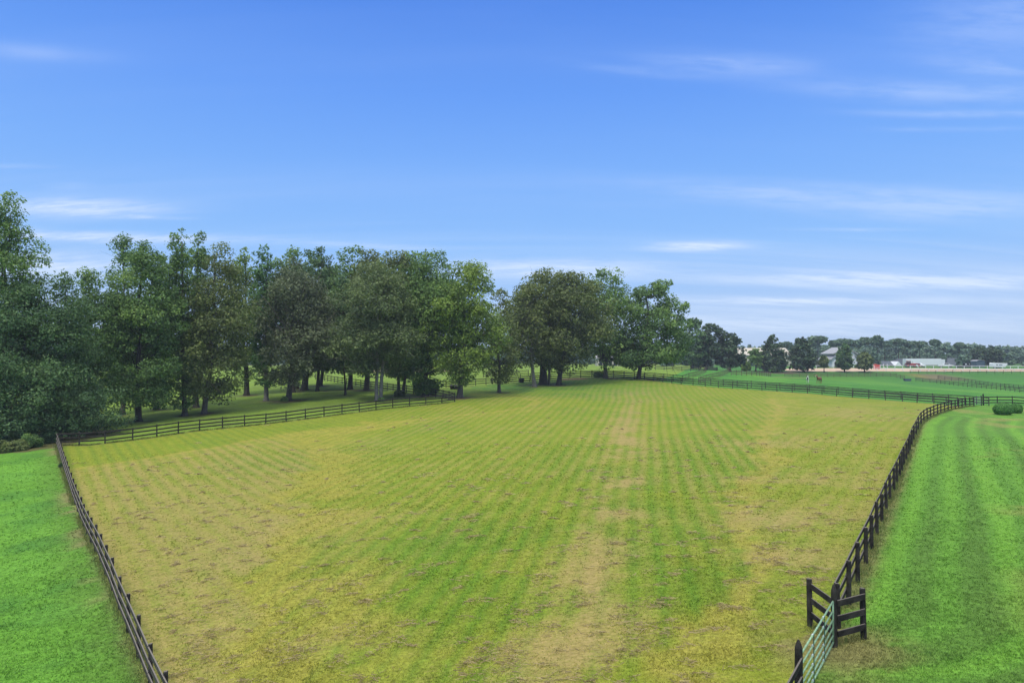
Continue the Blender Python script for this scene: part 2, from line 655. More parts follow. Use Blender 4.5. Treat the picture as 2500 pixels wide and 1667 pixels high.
corner = G(139, 1088)[:2]
f1_near = G(340, 1612)[:2]
_d = (f1_near - corner) / np.linalg.norm(f1_near - corner)
L_F1 = [corner, f1_near, f1_near + _d * 12.0]
L_F2 = [corner] + GL([(217, 1087), (354, 1071), (472, 1053), (583, 1042), (683, 1031), (777, 1019), (861, 1008), (940, 998), (1011, 991), (1078, 985), (1110, 981)])
L_F3 = GL([(1110, 980), (1085, 973), (1043, 966), (965, 955.7), (890, 945), (825, 935), (770, 926)])
L_F4 = GL([(1040, 950), (1095, 946.5), (1173, 940), (1245, 935), (1315, 930), (1380, 924), (1425, 921.6), (1460, 920.5), (1503, 922), (1560, 926),
           (1614, 932), (1663, 938)])
L_MAIN = GL([(1663, 938), (1738, 945), (1797, 949), (1860, 953), (1918, 957), (1982, 961), (2052, 968), (2127, 974), (2205, 980), (2246, 983.5), (2290, 986), (2338, 991)])
L_F5 = GL([(2046, 1532), (2072, 1477), (2094, 1421), (2114, 1376), (2128, 1340), (2141, 1303), (2153, 1273), (2164, 1245), (2173, 1219), (2183, 1198),
           (2190, 1180), (2197, 1164), (2202, 1150), (2207.5, 1136), (2213, 1124), (2218, 1111), (2222, 1100), (2226, 1088), (2231, 1075), (2237, 1062),
           (2242, 1050), (2249, 1036), (2256, 1029), (2264, 1023.5), (2272, 1019.5), (2280, 1016), (2289, 1012), (2297, 1009), (2306, 1006), (2315, 1003),
           (2323, 1000), (2332.5, 998.5), (2340.5, 997), (2349, 995), (2358, 993), (2368, 992), (2378, 991.5)])
P1 = G(2037, 1578)[:2]
P2 = P1 + np.array([6.30 - 8.45, 14.85 - 17.8])
gate_dir = (P2 - P1) / np.linalg.norm(P2 - P1)
L_F5B = [P2, P2 + gate_dir * 9.8]


def offset(line, dist):
    out = []
    for i, p in enumerate(line):
        a = np.array(line[max(i - 1, 0)])
        b = np.array(line[min(i + 1, len(line) - 1)])
        d = (b - a) / np.linalg.norm(b - a)
        out.append(np.array(p) + np.array([-d[1], d[0]]) * dist)
    return out


L_F6A = offset(L_F4, 4.6)[3:]
L_F6B = offset(L_MAIN, 4.6)[1:]
_a6, _b6 = L_F6A[-2], L_F6A[-1]
_t6 = min(((1250 + F * (_a6 + (_b6 - _a6) * t)[0] / (_a6 + (_b6 - _a6) * t)[1] - 1666) ** 2, t) for t in np.linspace(-1, 1, 80))[1]
_s6 = _a6 + (_b6 - _a6) * _t6
L_F6B = [L_F6A[-1]] + L_F6B
L_L1 = [_s6, np.array([(1724 - 1250) / F * 182, 182.0])]
L_L2 = [L_F6A[-1], np.array([(1784 - 1250) / F * 190, 190.0])]
L_F6A = L_F6A[:-2] + [_s6]
L_F7 = GL([(2401, 989), (2430, 988.5), (2457, 988), (2486, 989.5), (2520, 992), (2600, 998)])

FIELD = list(L_F1[::-1]) + list(L_F2[1:]) + [np.array(G(1150, 960)[:2]), np.array(G(1150, 943)[:2])] + list(L_F4[3:]) + list(L_MAIN[1:]) \
    + list(L_F5[::-1][1:]) + [P1, P2, L_F5B[1]]
LAWN_R = list(L_F5) + GL([(2401, 989), (2457, 988), (2600, 998)]) + [np.array([140, 90]), np.array([60, 0]), L_F5B[1], P2, P1]
LAWN_L = [L_F1[0], L_F1[1], L_F1[2], np.array([-40, 0]), np.array([-140, 0]), np.array([-120, 62])] + GL([(-60, 1112), (0, 1107), (70, 1102), (139, 1090)])
ZL = GL([(940, 1012), (880, 1040), (700, 1064), (790, 1110), (760, 1160), (720, 1210), (740, 1270), (660, 1330), (615, 1420), (640, 1500), (590, 1580), (590, 1667)])
ZR = GL([(1880, 975), (1905, 1010), (1850, 1060), (1880, 1120), (1815, 1190), (1795, 1270), (1830, 1330), (1850, 1400), (1740, 1520), (1640, 1667)])

# ------------------------------------------------------------------ ground sheet
def grade(a, b, s0, far, g=1.06):
    core = list(np.arange(a, b, s0))
    up, st = [b], s0
    while up[-1] < far:
        st *= g
        up.append(up[-1] + st)
    dn, st = [], s0
    x = a
    while x > -far:
        st *= g
        x -= st
        dn.append(x)
    return np.array(dn[::-1] + core + up)


gx = grade(-62, 82, 0.24, 4200)
gy_core = list(np.arange(8, 75, 0.22)) + list(np.arange(75, 150, 0.36)) + list(np.arange(150, 300, 1.0))
st, yy = 1.0, 300.0
while yy < 4500:
    gy_core.append(yy)
    st *= 1.07
    yy += st
dn, st, yy = [], 0.25, 8.0
while yy > -900:
    st *= 1.15
    yy -= st
    dn.append(yy)
gy = np.array(dn[::-1] + gy_core)
NX, NY = len(gx), len(gy)
MX, MY = np.meshgrid(gx, gy)
vx, vy = MX.ravel(), MY.ravel()
# height from a coarse table (the terrain is smooth), bilinear
tx = np.concatenate([np.arange(-4300, -120, 120), np.arange(-120, 160, 2.0), np.arange(160, 4400, 120)])
ty = np.concatenate([np.arange(-960, -20, 60), np.arange(-20, 320, 2.0), np.arange(320, 4700, 80)])
TX, TY = np.meshgrid(tx, ty)
TZ = gz(TX.ravel(), TY.ravel()).reshape(TX.shape)


def tz(x, y):
    x = np.asarray(x, float)
    y = np.asarray(y, float)
    i = np.clip(np.searchsorted(tx, x) - 1, 0, len(tx) - 2)
    j = np.clip(np.searchsorted(ty, y) - 1, 0, len(ty) - 2)
    fx = np.clip((x - tx[i]) / (tx[i + 1] - tx[i]), 0, 1)
    fy = np.clip((y - ty[j]) / (ty[j + 1] - ty[j]), 0, 1)
    return (TZ[j, i] * (1 - fx) + TZ[j, i + 1] * fx) * (1 - fy) + (TZ[j + 1, i] * (1 - fx) + TZ[j + 1, i + 1] * fx) * fy


def g1(x, y):
    return float(tz([x], [y])[0])


vz = tz(vx, vy) + (fbm(vx * 0.9, vy * 0.9, 91, 3) - 0.5) * 0.05

TREES_BASES = []   # filled below, used for the leaf litter


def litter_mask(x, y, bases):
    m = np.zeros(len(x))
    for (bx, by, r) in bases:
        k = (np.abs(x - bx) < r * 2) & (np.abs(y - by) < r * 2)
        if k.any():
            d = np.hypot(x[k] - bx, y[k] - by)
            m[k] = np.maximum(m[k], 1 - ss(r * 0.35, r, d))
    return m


# ---- tree table -------------------------------------------------------------
# label, base px (x, y), crown top y, crown centre x, crown half width px, crown bottom y, profile, leaf, bark, trunk px, density
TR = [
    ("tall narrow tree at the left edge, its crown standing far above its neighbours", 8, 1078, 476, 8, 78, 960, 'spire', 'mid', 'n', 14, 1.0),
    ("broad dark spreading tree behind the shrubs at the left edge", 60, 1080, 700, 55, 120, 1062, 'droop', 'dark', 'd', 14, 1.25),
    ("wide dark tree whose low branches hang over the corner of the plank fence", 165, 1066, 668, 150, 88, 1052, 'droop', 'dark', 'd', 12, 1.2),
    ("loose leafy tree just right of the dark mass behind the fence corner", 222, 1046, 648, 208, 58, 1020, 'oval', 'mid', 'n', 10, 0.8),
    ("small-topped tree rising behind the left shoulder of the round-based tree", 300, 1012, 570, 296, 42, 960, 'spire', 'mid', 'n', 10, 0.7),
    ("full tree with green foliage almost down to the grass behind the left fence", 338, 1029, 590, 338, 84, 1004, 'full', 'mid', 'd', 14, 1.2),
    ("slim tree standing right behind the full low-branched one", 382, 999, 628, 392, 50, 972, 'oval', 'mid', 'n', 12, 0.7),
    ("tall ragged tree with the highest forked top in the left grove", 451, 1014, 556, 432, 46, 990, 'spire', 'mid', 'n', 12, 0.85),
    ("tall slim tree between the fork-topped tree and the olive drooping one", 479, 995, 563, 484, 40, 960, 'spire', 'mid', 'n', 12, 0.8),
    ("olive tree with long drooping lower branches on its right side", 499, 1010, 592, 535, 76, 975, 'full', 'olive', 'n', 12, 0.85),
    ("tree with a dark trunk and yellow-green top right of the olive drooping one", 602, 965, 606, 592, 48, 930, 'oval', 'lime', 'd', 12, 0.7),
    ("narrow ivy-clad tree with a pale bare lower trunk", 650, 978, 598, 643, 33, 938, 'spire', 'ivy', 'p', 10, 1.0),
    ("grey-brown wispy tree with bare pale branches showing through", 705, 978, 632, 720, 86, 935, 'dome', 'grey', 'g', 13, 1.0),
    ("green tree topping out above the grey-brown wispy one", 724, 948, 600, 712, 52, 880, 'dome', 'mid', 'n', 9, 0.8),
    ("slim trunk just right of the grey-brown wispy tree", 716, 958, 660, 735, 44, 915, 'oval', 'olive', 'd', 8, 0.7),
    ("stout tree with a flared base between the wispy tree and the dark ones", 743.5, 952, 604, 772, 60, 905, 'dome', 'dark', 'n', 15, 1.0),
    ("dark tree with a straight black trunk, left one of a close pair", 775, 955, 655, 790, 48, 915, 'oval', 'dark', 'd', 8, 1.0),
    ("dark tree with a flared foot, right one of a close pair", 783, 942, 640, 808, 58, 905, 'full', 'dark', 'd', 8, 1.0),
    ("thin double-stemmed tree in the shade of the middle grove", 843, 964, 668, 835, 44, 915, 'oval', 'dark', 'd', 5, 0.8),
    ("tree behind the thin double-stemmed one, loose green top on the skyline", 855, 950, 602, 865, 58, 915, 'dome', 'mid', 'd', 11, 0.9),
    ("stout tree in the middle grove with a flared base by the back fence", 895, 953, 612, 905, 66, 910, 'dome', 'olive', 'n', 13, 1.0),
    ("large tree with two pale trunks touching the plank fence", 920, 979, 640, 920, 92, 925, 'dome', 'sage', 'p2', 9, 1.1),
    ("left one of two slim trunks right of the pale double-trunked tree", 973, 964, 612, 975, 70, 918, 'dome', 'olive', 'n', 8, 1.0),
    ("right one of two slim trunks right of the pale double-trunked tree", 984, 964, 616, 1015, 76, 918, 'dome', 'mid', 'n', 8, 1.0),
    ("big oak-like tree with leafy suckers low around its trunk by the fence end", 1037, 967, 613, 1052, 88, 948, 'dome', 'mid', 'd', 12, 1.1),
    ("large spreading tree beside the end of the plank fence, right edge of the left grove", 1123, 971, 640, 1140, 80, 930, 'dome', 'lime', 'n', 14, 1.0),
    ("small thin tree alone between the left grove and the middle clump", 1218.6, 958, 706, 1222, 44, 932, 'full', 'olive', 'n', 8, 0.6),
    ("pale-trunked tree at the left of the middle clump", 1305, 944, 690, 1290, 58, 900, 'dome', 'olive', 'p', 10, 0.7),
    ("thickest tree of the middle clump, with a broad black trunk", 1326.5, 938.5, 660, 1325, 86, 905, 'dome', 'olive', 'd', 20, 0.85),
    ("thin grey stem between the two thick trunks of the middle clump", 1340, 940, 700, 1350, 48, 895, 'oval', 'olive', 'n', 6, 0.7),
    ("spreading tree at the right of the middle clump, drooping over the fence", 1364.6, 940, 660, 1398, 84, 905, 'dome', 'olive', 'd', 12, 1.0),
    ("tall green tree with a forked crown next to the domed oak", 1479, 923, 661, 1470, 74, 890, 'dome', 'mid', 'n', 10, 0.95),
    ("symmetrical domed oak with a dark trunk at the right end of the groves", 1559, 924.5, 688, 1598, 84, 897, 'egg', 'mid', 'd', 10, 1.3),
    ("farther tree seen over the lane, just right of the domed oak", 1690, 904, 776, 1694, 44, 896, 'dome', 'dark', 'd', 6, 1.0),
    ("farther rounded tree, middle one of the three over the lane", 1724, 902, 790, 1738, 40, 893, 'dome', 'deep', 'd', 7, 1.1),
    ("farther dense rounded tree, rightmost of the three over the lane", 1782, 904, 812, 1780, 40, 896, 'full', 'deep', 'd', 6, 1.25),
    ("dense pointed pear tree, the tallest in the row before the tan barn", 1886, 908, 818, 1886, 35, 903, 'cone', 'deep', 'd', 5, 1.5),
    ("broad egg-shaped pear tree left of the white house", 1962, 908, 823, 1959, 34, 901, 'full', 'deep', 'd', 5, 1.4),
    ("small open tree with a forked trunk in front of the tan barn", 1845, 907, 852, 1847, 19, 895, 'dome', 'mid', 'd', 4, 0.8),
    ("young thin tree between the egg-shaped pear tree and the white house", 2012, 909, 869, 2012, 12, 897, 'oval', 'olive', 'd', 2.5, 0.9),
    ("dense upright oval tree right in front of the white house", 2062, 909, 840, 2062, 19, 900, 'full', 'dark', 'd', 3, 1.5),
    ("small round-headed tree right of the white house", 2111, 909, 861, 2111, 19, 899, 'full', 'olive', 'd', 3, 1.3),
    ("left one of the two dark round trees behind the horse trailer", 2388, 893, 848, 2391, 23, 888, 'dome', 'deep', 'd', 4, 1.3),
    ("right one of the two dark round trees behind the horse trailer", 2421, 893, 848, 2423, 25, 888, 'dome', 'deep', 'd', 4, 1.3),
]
TB = []


def tbase(px, py):
    if py < 905 and px > 1600:          # beyond the crest of the lane: stands on ground the crest hides
        D = 238.0 if px < 1900 else 318.0
        X = (px - 1250) / F * D
        return np.array([X, D, gz(X, D)[0]])
    return G(px, py)


for t in TR:
    p = tbase(t[1], t[2])
    TB.append(p)
    if p[1] < 170:
        TREES_BASES.append((p[0] + 0.3, p[1] - 0.5, t[5] / F * p[1] * 0.75))

# ---- colours over the ground: what grows where -------------------------------
near = (vx > -160) & (vx < 260) & (vy > -5) & (vy < 420)
colr = np.zeros((len(vx), 3))
P_GREEN = np.array([0.055, 0.225, 0.022])
colr[:] = np.array([0.06, 0.14, 0.03])
hay = np.zeros(len(vx))
ix = np.where(near)[0]
x, y = vx[ix], vy[ix]
wob = (fbm(x * 0.35, y * 0.35, 5, 3) - 0.5) * 1.6
sdF = poly_sd(x, y, FIELD) + wob * 0.45
sdR = poly_sd(x, y, LAWN_R) + wob * 0.5
sdL = poly_sd(x, y, LAWN_L) + wob * 0.5
big = fbm(x * 0.06, y * 0.06, 11, 4)
med = fbm(x * 0.35, y * 0.35, 21, 4)
fine = fbm(x * 1.5, y * 1.5, 31, 3)


def L3(a):
    return np.array(a)[None, :]


def mixc(c, tgt, f):
    return c + (L3(tgt) - c) * np.clip(f, 0, 1)[:, None]


# paddocks
c = np.repeat(L3([0.068, 0.205, 0.028]), len(x), 0)
c = mixc(c, [0.045, 0.145, 0.028], ss(0.45, 0.7, med) * 0.8)
c = mixc(c, [0.110, 0.260, 0.030], ss(0.45, 0.7, big) * 0.7)
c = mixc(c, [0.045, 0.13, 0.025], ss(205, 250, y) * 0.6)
# grove grass behind the left fence, colour lifted to brighten the tree shade
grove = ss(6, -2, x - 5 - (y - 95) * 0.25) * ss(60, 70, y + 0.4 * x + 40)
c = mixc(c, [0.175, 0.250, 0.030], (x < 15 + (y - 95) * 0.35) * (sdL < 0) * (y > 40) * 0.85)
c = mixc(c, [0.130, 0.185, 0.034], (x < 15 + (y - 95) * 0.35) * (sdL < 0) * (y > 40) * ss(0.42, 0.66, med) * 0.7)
# hay field
f = np.repeat(L3([0.190, 0.234, 0.020]), len(x), 0)
ang = math.radians(11.0)
uC = x * math.cos(ang) - y * math.sin(ang)
tC = x * math.sin(ang) + y * math.cos(ang)
d1 = (L_F1[0] - L_F1[1]) / np.linalg.norm(L_F1[0] - L_F1[1])
uL = -(x - L_F1[1][0]) * (-d1[1]) - (y - L_F1[1][1]) * d1[0]
dL = np.abs(line_d(x, y, [tuple(p) for p in L_F1]))
dR = np.abs(line_d(x, y, [tuple(p) for p in L_F5[1:26]]))
dB = np.abs(line_d(x, y, [tuple(p) for p in L_F2]))
zL = line_d(x, y, [tuple(p) for p in ZL[::-1]])      # negative = left of the seam, when running away from the camera
zR = line_d(x, y, [tuple(p) for p in ZR[::-1]])
zlw = zL + (fbm(x * 0.5, y * 0.5, 44, 3) - 0.5) * 3.0
zrw = zR + (fbm(x * 0.5, y * 0.5, 45, 3) - 0.5) * 3.0
inL = ss(0.8, -0.8, zlw)
inR = ss(-0.8, 0.8, zrw) * (1 - inL)
inC = 1 - inL - inR
pit = 0.98


def stripes(u, t, seed):
    w = u + (fbm(t * 0.05, u * 0.02, seed, 2) - 0.5) * 0.9
    s = 0.5 + 0.5 * np.cos(2 * math.pi * w / pit)
    row = 0.3 + 0.55 * vnoise(np.floor(w / pit) * 7.3, t * 0.05, seed + 3)
    brk = fbm(w * 0.9, t * 0.22, seed + 9, 3)
    return s * (0.35 + 0.9 * row) * ss(0.05, 0.42, brk), row


sC, rC = stripes(uC, tC, 61)
sLf, rL = stripes(dL, tC, 71)
sRt, rR = stripes(dR, tC, 81)
sBk, rB = stripes(dB, uC, 86)
backz = ss(13.0, 10.5, dB + (med - 0.5) * 2)           # laps along the back-left fence
tanL = inL * (0.26 + 0.16 * ss(75, 35, y) + 0.80 * sLf + 0.50 * (med - 0.5) + 0.35 * (fine - 0.5)) * (1 - 0.75 * backz)
tanL = tanL + inL * ss(60, 30, y) * 0.28 * (1 - backz)
tanC = inC * (-0.04 + 0.62 * sC + 0.75 * (med - 0.45) + 0.30 * (fine - 0.5))
tanR = inR * (0.14 + 0.34 * sRt + 0.9 * (med - 0.45) + 0.35 * (fine - 0.5))
# the broad band of dropped hay down the middle of the field
ub = G(1490, 1210)
ub0 = ub[0] * math.cos(ang) - ub[1] * math.sin(ang)
bandw = 1.5 + 0.2 * ss(50, 18, y)
band = np.exp(-((uC - ub0 + (fbm(tC * 0.08, tC * 0 + 3, 17, 2) - 0.5) * 2.2) / bandw) ** 2) * (1 - inL)
tanC = tanC * (1 - 0.45 * ss(45, 24, y))
tanR = tanR * (1 - 0.35 * ss(35, 20, y))
tan = np.clip(tanL, 0, 1) + np.clip(tanC, 0, 1) + np.clip(tanR, 0, 1) + band * (0.30 + 0.8 * ss(0.3, 0.65, med)) * ss(120, 70, y + 10)
for (px, py, rx, ry, am) in [(800, 1560, 2.2, 1.4, .5), (1340, 1590, 2.2, 1.2, .5), (860, 1430, 2.2, 2, .3), (1850, 1080, 7, 3, .5), (1960, 1170, 6, 2.5, .6),
                             (1900, 1270, 4.5, 2.5, .5), (1920, 1360, 3.0, 1.6, .6), (790, 1320, 3.2, 4, .5), (830, 1260, 3, 2.2, .45), (700, 1600, 1.8, 1.4, .35),
                             (1010, 1100, 4, 2, .35), (2150, 1010, 12, 10, .35), (1550, 965, 5, 14, .35), (860, 1090, 5, 3, .25)]:
    g = G(px, py)
    tan = tan + am * np.exp(-((x - g[0]) / rx) ** 2 - ((y - g[1]) / ry) ** 2) * (0.5 + med)
# yellow turning marks along both seams
yelL = np.exp(-((zL + (fbm(x * 0.3, y * 0.3, 144, 2) - 0.5) * 4.5) / 1.1) ** 2) + 0.62 * np.exp(-((zlw - 2.6) / 2.2) ** 2) * (0.5 + 0.9 * ss(0.35, 0.6, med))
yelR = np.exp(-((zrw - 0.2) / 0.8) ** 2) + 0.55 * np.exp(-((zrw - 3.0) / 0.7) ** 2) * ss(0.35, 0.6, big)
yelB = 0.9 * np.exp(-((dB - 11.6 + (med - 0.5) * 1.5) / 0.55) ** 2) + 0.5 * np.exp(-((dB - 13.8 + (med - 0.5) * 2) / 0.5) ** 2)
yel = np.clip(yelL * (y < 80) + yelR + yelB * (x < 8), 0, 1)
tan = tan * (1 - 0.50 * np.clip(yelL * (y < 80), 0, 1))
green = ss(0.50, 0.72, fbm(x * 0.13, y * 0.13, 51, 3)) * 0.40 + ss(0.35, 0.0, sC) * inC * 0.55 + ss(0.35, 0.0, sLf) * inL * 0.45 + ss(0.3, 0.0, sRt) * inR * 0.3
gr2 = G(1000, 1360)
green = green + 0.65 * np.exp(-((x - gr2[0]) / 4.5) ** 2 - ((y - gr2[1]) / 7) ** 2)
green = green + 0.45 * inC * ss(60, 20, y) * (fbm(x * 0.4, y * 0.4, 57, 3) > 0.5)
f = mixc(f, [0.108, 0.200, 0.015], green * 0.8)
f = mixc(f, [0.295, 0.262, 0.045], yel * 0.72)
darkrow = inL * ss(0.75, 0.95, 0.5 + 0.5 * np.cos(2 * math.pi * dL / pit + 2.6)) * ss(0.35, 0.6, rL) + inC * ss(0.8, 0.95, 0.5 + 0.5 * np.cos(2 * math.pi * uC / pit + 2.6)) * 0.5 * ss(0.35, 0.6, rC)
f = mixc(f, [0.100, 0.170, 0.022], darkrow * 0.55)
tan = np.clip(tan * 0.72, 0, 1)
f = mixc(f, [0.320, 0.235, 0.080], tan * 0.38)
farm = ss(95, 125, y + 0.35 * (x - 20))                # the far end of the field is greener, uncut near the trees
f = mixc(f, [0.135, 0.240, 0.026], farm * ss(40, 10, x - 0.0) * 0.75)
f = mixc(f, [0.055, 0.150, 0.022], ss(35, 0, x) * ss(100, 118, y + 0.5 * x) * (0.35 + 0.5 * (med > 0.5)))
sdFm = ss(-0.25, 0.25, sdF)
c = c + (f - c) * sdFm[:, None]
# left lawn: vivid, even
l = np.repeat(L3([0.108, 0.255, 0.028]), len(x), 0)
l = mixc(l, [0.070, 0.190, 0.028], ss(0.42, 0.7, med) * 0.8)
l = mixc(l, [0.125, 0.290, 0.034], ss(0.45, 0.7, fbm(x * 0.2, y * 0.5, 77, 3)) * 0.7)
l = mixc(l, [0.090, 0.160, 0.028], ss(2.6, 0.4, dL) * (0.35 + 0.6 * (fine > 0.45)) * 0.55)
l = mixc(l, [0.300, 0.230, 0.110], ss(1.3, 0.1, dL) * ss(0.5, 0.62, med) * 0.6)
c = c + (l - c) * ss(-0.25, 0.25, sdL)[:, None]
# right lawn: mown in broad lanes that follow the fence
l = np.repeat(L3([0.105, 0.235, 0.030]), len(x), 0)
dw = dR + (fbm(y * 0.05, x * 0.05, 93, 2) - 0.5) * 0.8
lane = 0.5 + 0.40 * np.cos(2 * math.pi * dw / 1.75) + 0.18 * np.cos(2 * math.pi * dw / 3.5 + 1.0) + (fbm(dw * 0.4, tC * 0.05, 96, 2) - 0.5) * 0.7
l = mixc(l, [0.085, 0.170, 0.028], ss(0.50, 0.90, lane + (fine - 0.5) * 0.35) * (0.45 + 0.6 * med))
l = mixc(l, [0.140, 0.300, 0.034], ss(0.45, 0.05, lane) * 0.75)
l = mixc(l, [0.230, 0.230, 0.065], ss(0.52, 0.72, fbm(x * 0.25, y * 0.25, 95, 3)) * ss(3, 6, dR) * 0.65)
l = mixc(l, [0.200, 0.220, 0.055], ss(0.8, 0.1, dR) * 0.55 * (0.4 + 0.6 * (fine > 0.4)))
c = c + (l - c) * ss(-0.25, 0.25, sdR)[:, None]
dgp = np.hypot(x - P1[0], y - P1[1])
c = mixc(c, [0.190, 0.170, 0.060], ss(2.6, 0.6, dgp) * (0.3 + 0.6 * (fine > 0.45)))
# worn brown strip under each fence
dfl = np.minimum(np.minimum(dL, dR), np.minimum(dB, np.abs(line_d(x, y, [tuple(p) for p in (list(L_F4) + list(L_MAIN[1:]))]))))
c = mixc(c, [0.190, 0.150, 0.075], ss(0.55, 0.05, dfl) * 0.5 * (0.4 + med))
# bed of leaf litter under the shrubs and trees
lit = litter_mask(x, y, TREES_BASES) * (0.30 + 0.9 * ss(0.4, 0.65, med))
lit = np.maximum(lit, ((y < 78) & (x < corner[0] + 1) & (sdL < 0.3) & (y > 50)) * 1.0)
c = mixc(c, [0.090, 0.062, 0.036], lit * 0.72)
# small heap of raked leaves, dirt drive and strips beyond
for (px, py, rx, ry, colx, am) in [(1400, 925, 3.0, 2.6, [0.30, 0.16, 0.09], .8), (1920, 921.5, 8, 1.2, [0.30, 0.27, 0.10], .6),
                                   (1905, 909, 6.5, 5, [0.14, 0.10, 0.08], .9), (2290, 921, 7, 9, [0.17, 0.12, 0.08], .8), (2240, 917, 3, 5, [0.22, 0.19, 0.03], .5),
                                   (672, 890, 7, 9, [0.33, 0.33, 0.33], 1.3), (1000, 905, 16, 14, [0.30, 0.22, 0.14], 1.0), (610, 892, 14, 8, [0.3, 0.28, 0.2], .8)]:
    g = G(px, py)
    c = mixc(c, colx, am * np.exp(-((x - g[0]) / rx) ** 4 - ((y - g[1]) / ry) ** 4))
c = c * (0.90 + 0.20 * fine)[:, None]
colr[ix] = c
hay[ix] = (0.01 + np.clip(tan, 0, 1)) * (sdFm > 0.5)

quad = np.arange(NX * NY).reshape(NY, NX)
faces = np.stack([quad[:-1, :-1].ravel(), quad[:-1, 1:].ravel(), quad[1:, 1:].ravel(), quad[1:, :-1].ravel()], -1)

m, N = new_mat('grass_ground')
GM = m
at = N.n('ShaderNodeAttribute', attribute_name='growth')
ah = N.n('ShaderNodeAttribute', attribute_name='hay')
g = N.n('ShaderNodeNewGeometry')
pos = g.outputs['Position']
nA = N.noise(pos, 9.0, 4, 0.65)
nB = N.noise(N.mapping(pos, scale=(1, 1.4, 1)), 2.6, 5, 0.65)
nC = N.noise(pos, 22.0, 4, 0.75)
v = N.math('ADD', N.math('MULTIPLY', nA, 0.5), N.math('ADD', N.math('MULTIPLY', nB, 0.35), N.math('MULTIPLY', nC, 0.35)))
val = N.maprange(v, 0.45, 0.75, 0.50, 1.50)
sc_ = N.n('ShaderNodeVectorMath', operation='SCALE')
N.t.links.new(at.outputs['Color'], sc_.inputs[0])
N.put(sc_.inputs['Scale'], val)
# cut hay lies in ragged patches, thick where the attribute is high
hp = N.noise(N.mapping(pos, scale=(0.8, 1.5, 1)), 1.3, 9, 0.74)
hf = N.noise(N.mapping(pos, scale=(1.0, 1.6, 1)), 6.0, 5, 0.75)
hs = N.math('ADD', N.math('MULTIPLY', ah.outputs['Fac'], 1.0), N.math('ADD', N.math('MULTIPLY', N.math('SUBTRACT', hp, 0.5), 1.25), N.math('MULTIPLY', N.math('SUBTRACT', hf, 0.5), 1.7)))
hm = N.maprange(hs, 0.26, 1.10, 0.0, 0.72)
isf = N.math('GREATER_THAN', ah.outputs['Fac'], 0.002)
hc1 = N.mix(N.maprange(hf, 0.36, 0.64, 0, 1), (0.225, 0.165, 0.062, 1), (0.425, 0.312, 0.128, 1))
colf = N.mix(N.math('MULTIPLY', hm, isf), sc_.outputs[0], hc1)
# darker brown wisps of raked hay
fl = N.noise(N.mapping(pos, scale=(0.9, 1.7, 1), loc=(5, 3, 0)), 1.9, 8, 0.76)
flm = N.math('MULTIPLY', N.maprange(fl, 0.61, 0.71, 0, 0.32), isf)
colf = N.mix(flm, colf, N.mix(N.maprange(nC, 0.4, 0.6, 0, 1), (0.225, 0.170, 0.075, 1), (0.34, 0.26, 0.12, 1)))
finish(N, colf, 0.95, 0.1, N.math('ADD', nA, N.math('MULTIPLY', nC, 0.6)), 0.55, 0.05)
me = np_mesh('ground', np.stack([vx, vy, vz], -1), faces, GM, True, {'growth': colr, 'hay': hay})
ground = link(bpy.data.objects.new('ground', me))
tag(ground, 'grass ground of paddocks, mown field and lawns', kind='structure')

# ------------------------------------------------------------------ fences
SP = 2.44


def resample(line, sp):
    line = [np.array(p, float) for p in line]
    seg = [np.linalg.norm(b - a) for a, b in zip(line[:-1], line[1:])]
    tot_ = sum(seg)
    n = max(1, int(round(tot_ / sp)))
    out, acc, i = [], 0.0, 0
    for k in range(n + 1):
        d = tot_ * k / n
        while i < len(seg) - 1 and acc + seg[i] < d:
            acc += seg[i]
            i += 1
        t = (d - acc) / seg[i] if seg[i] > 0 else 0
        out.append(line[i] + (line[i + 1] - line[i]) * min(max(t, 0), 1))
    return out


POSTM = {}


def post_mesh(mat, h, w, kind, pointed=False):
    key = (mat.name, round(h, 2), round(w, 3), kind, pointed)
    if key in POSTM:
        return POSTM[key]
    r = random.Random(hash(kind) % 97 + kind * 13)
    mb = MB()
    n = 8
    rings = [(-0.3, 1.08), (0.0, 1.06), (h * 0.5, 1.0), (h - 0.03, 0.97), (h, 0.80)]
    if pointed:
        rings = [(-0.3, 1.08), (0.0, 1.06), (h * 0.5, 1.0), (h - 0.17, 0.95), (h - 0.04, 0.48), (h, 0.16)]
    b = len(mb.v)
    tilt = r.uniform(-0.018, 0.018) if not pointed else 0
    for (z, s_) in rings:
        for k in range(n):
            a = 2 * math.pi * (k + 0.5) / n
            rr = w / 2 * s_ * (1 + r.uniform(-0.05, 0.05))
            mb.v.append((math.cos(a) * rr + tilt * z, math.sin(a) * rr, z + (r.uniform(-0.012, 0.012) if z > h * 0.9 else 0)))
    for i in range(len(rings) - 1):
        for k in range(n):
            k2 = (k + 1) % n
            mb.f.append((b + i * n + k, b + i * n + k2, b + (i + 1) * n + k2, b + (i + 1) * n + k))
    mb.f.append(tuple(b + (len(rings) - 1) * n + k for k in range(n)))
    mb.f.append(tuple(b + k for k in reversed(range(n))))
    me = bpy.data.meshes.new('post')
    me.from_pydata(mb.v, [], mb.f)
    me.materials.append(mat)
    POSTM[key] = me
    return me


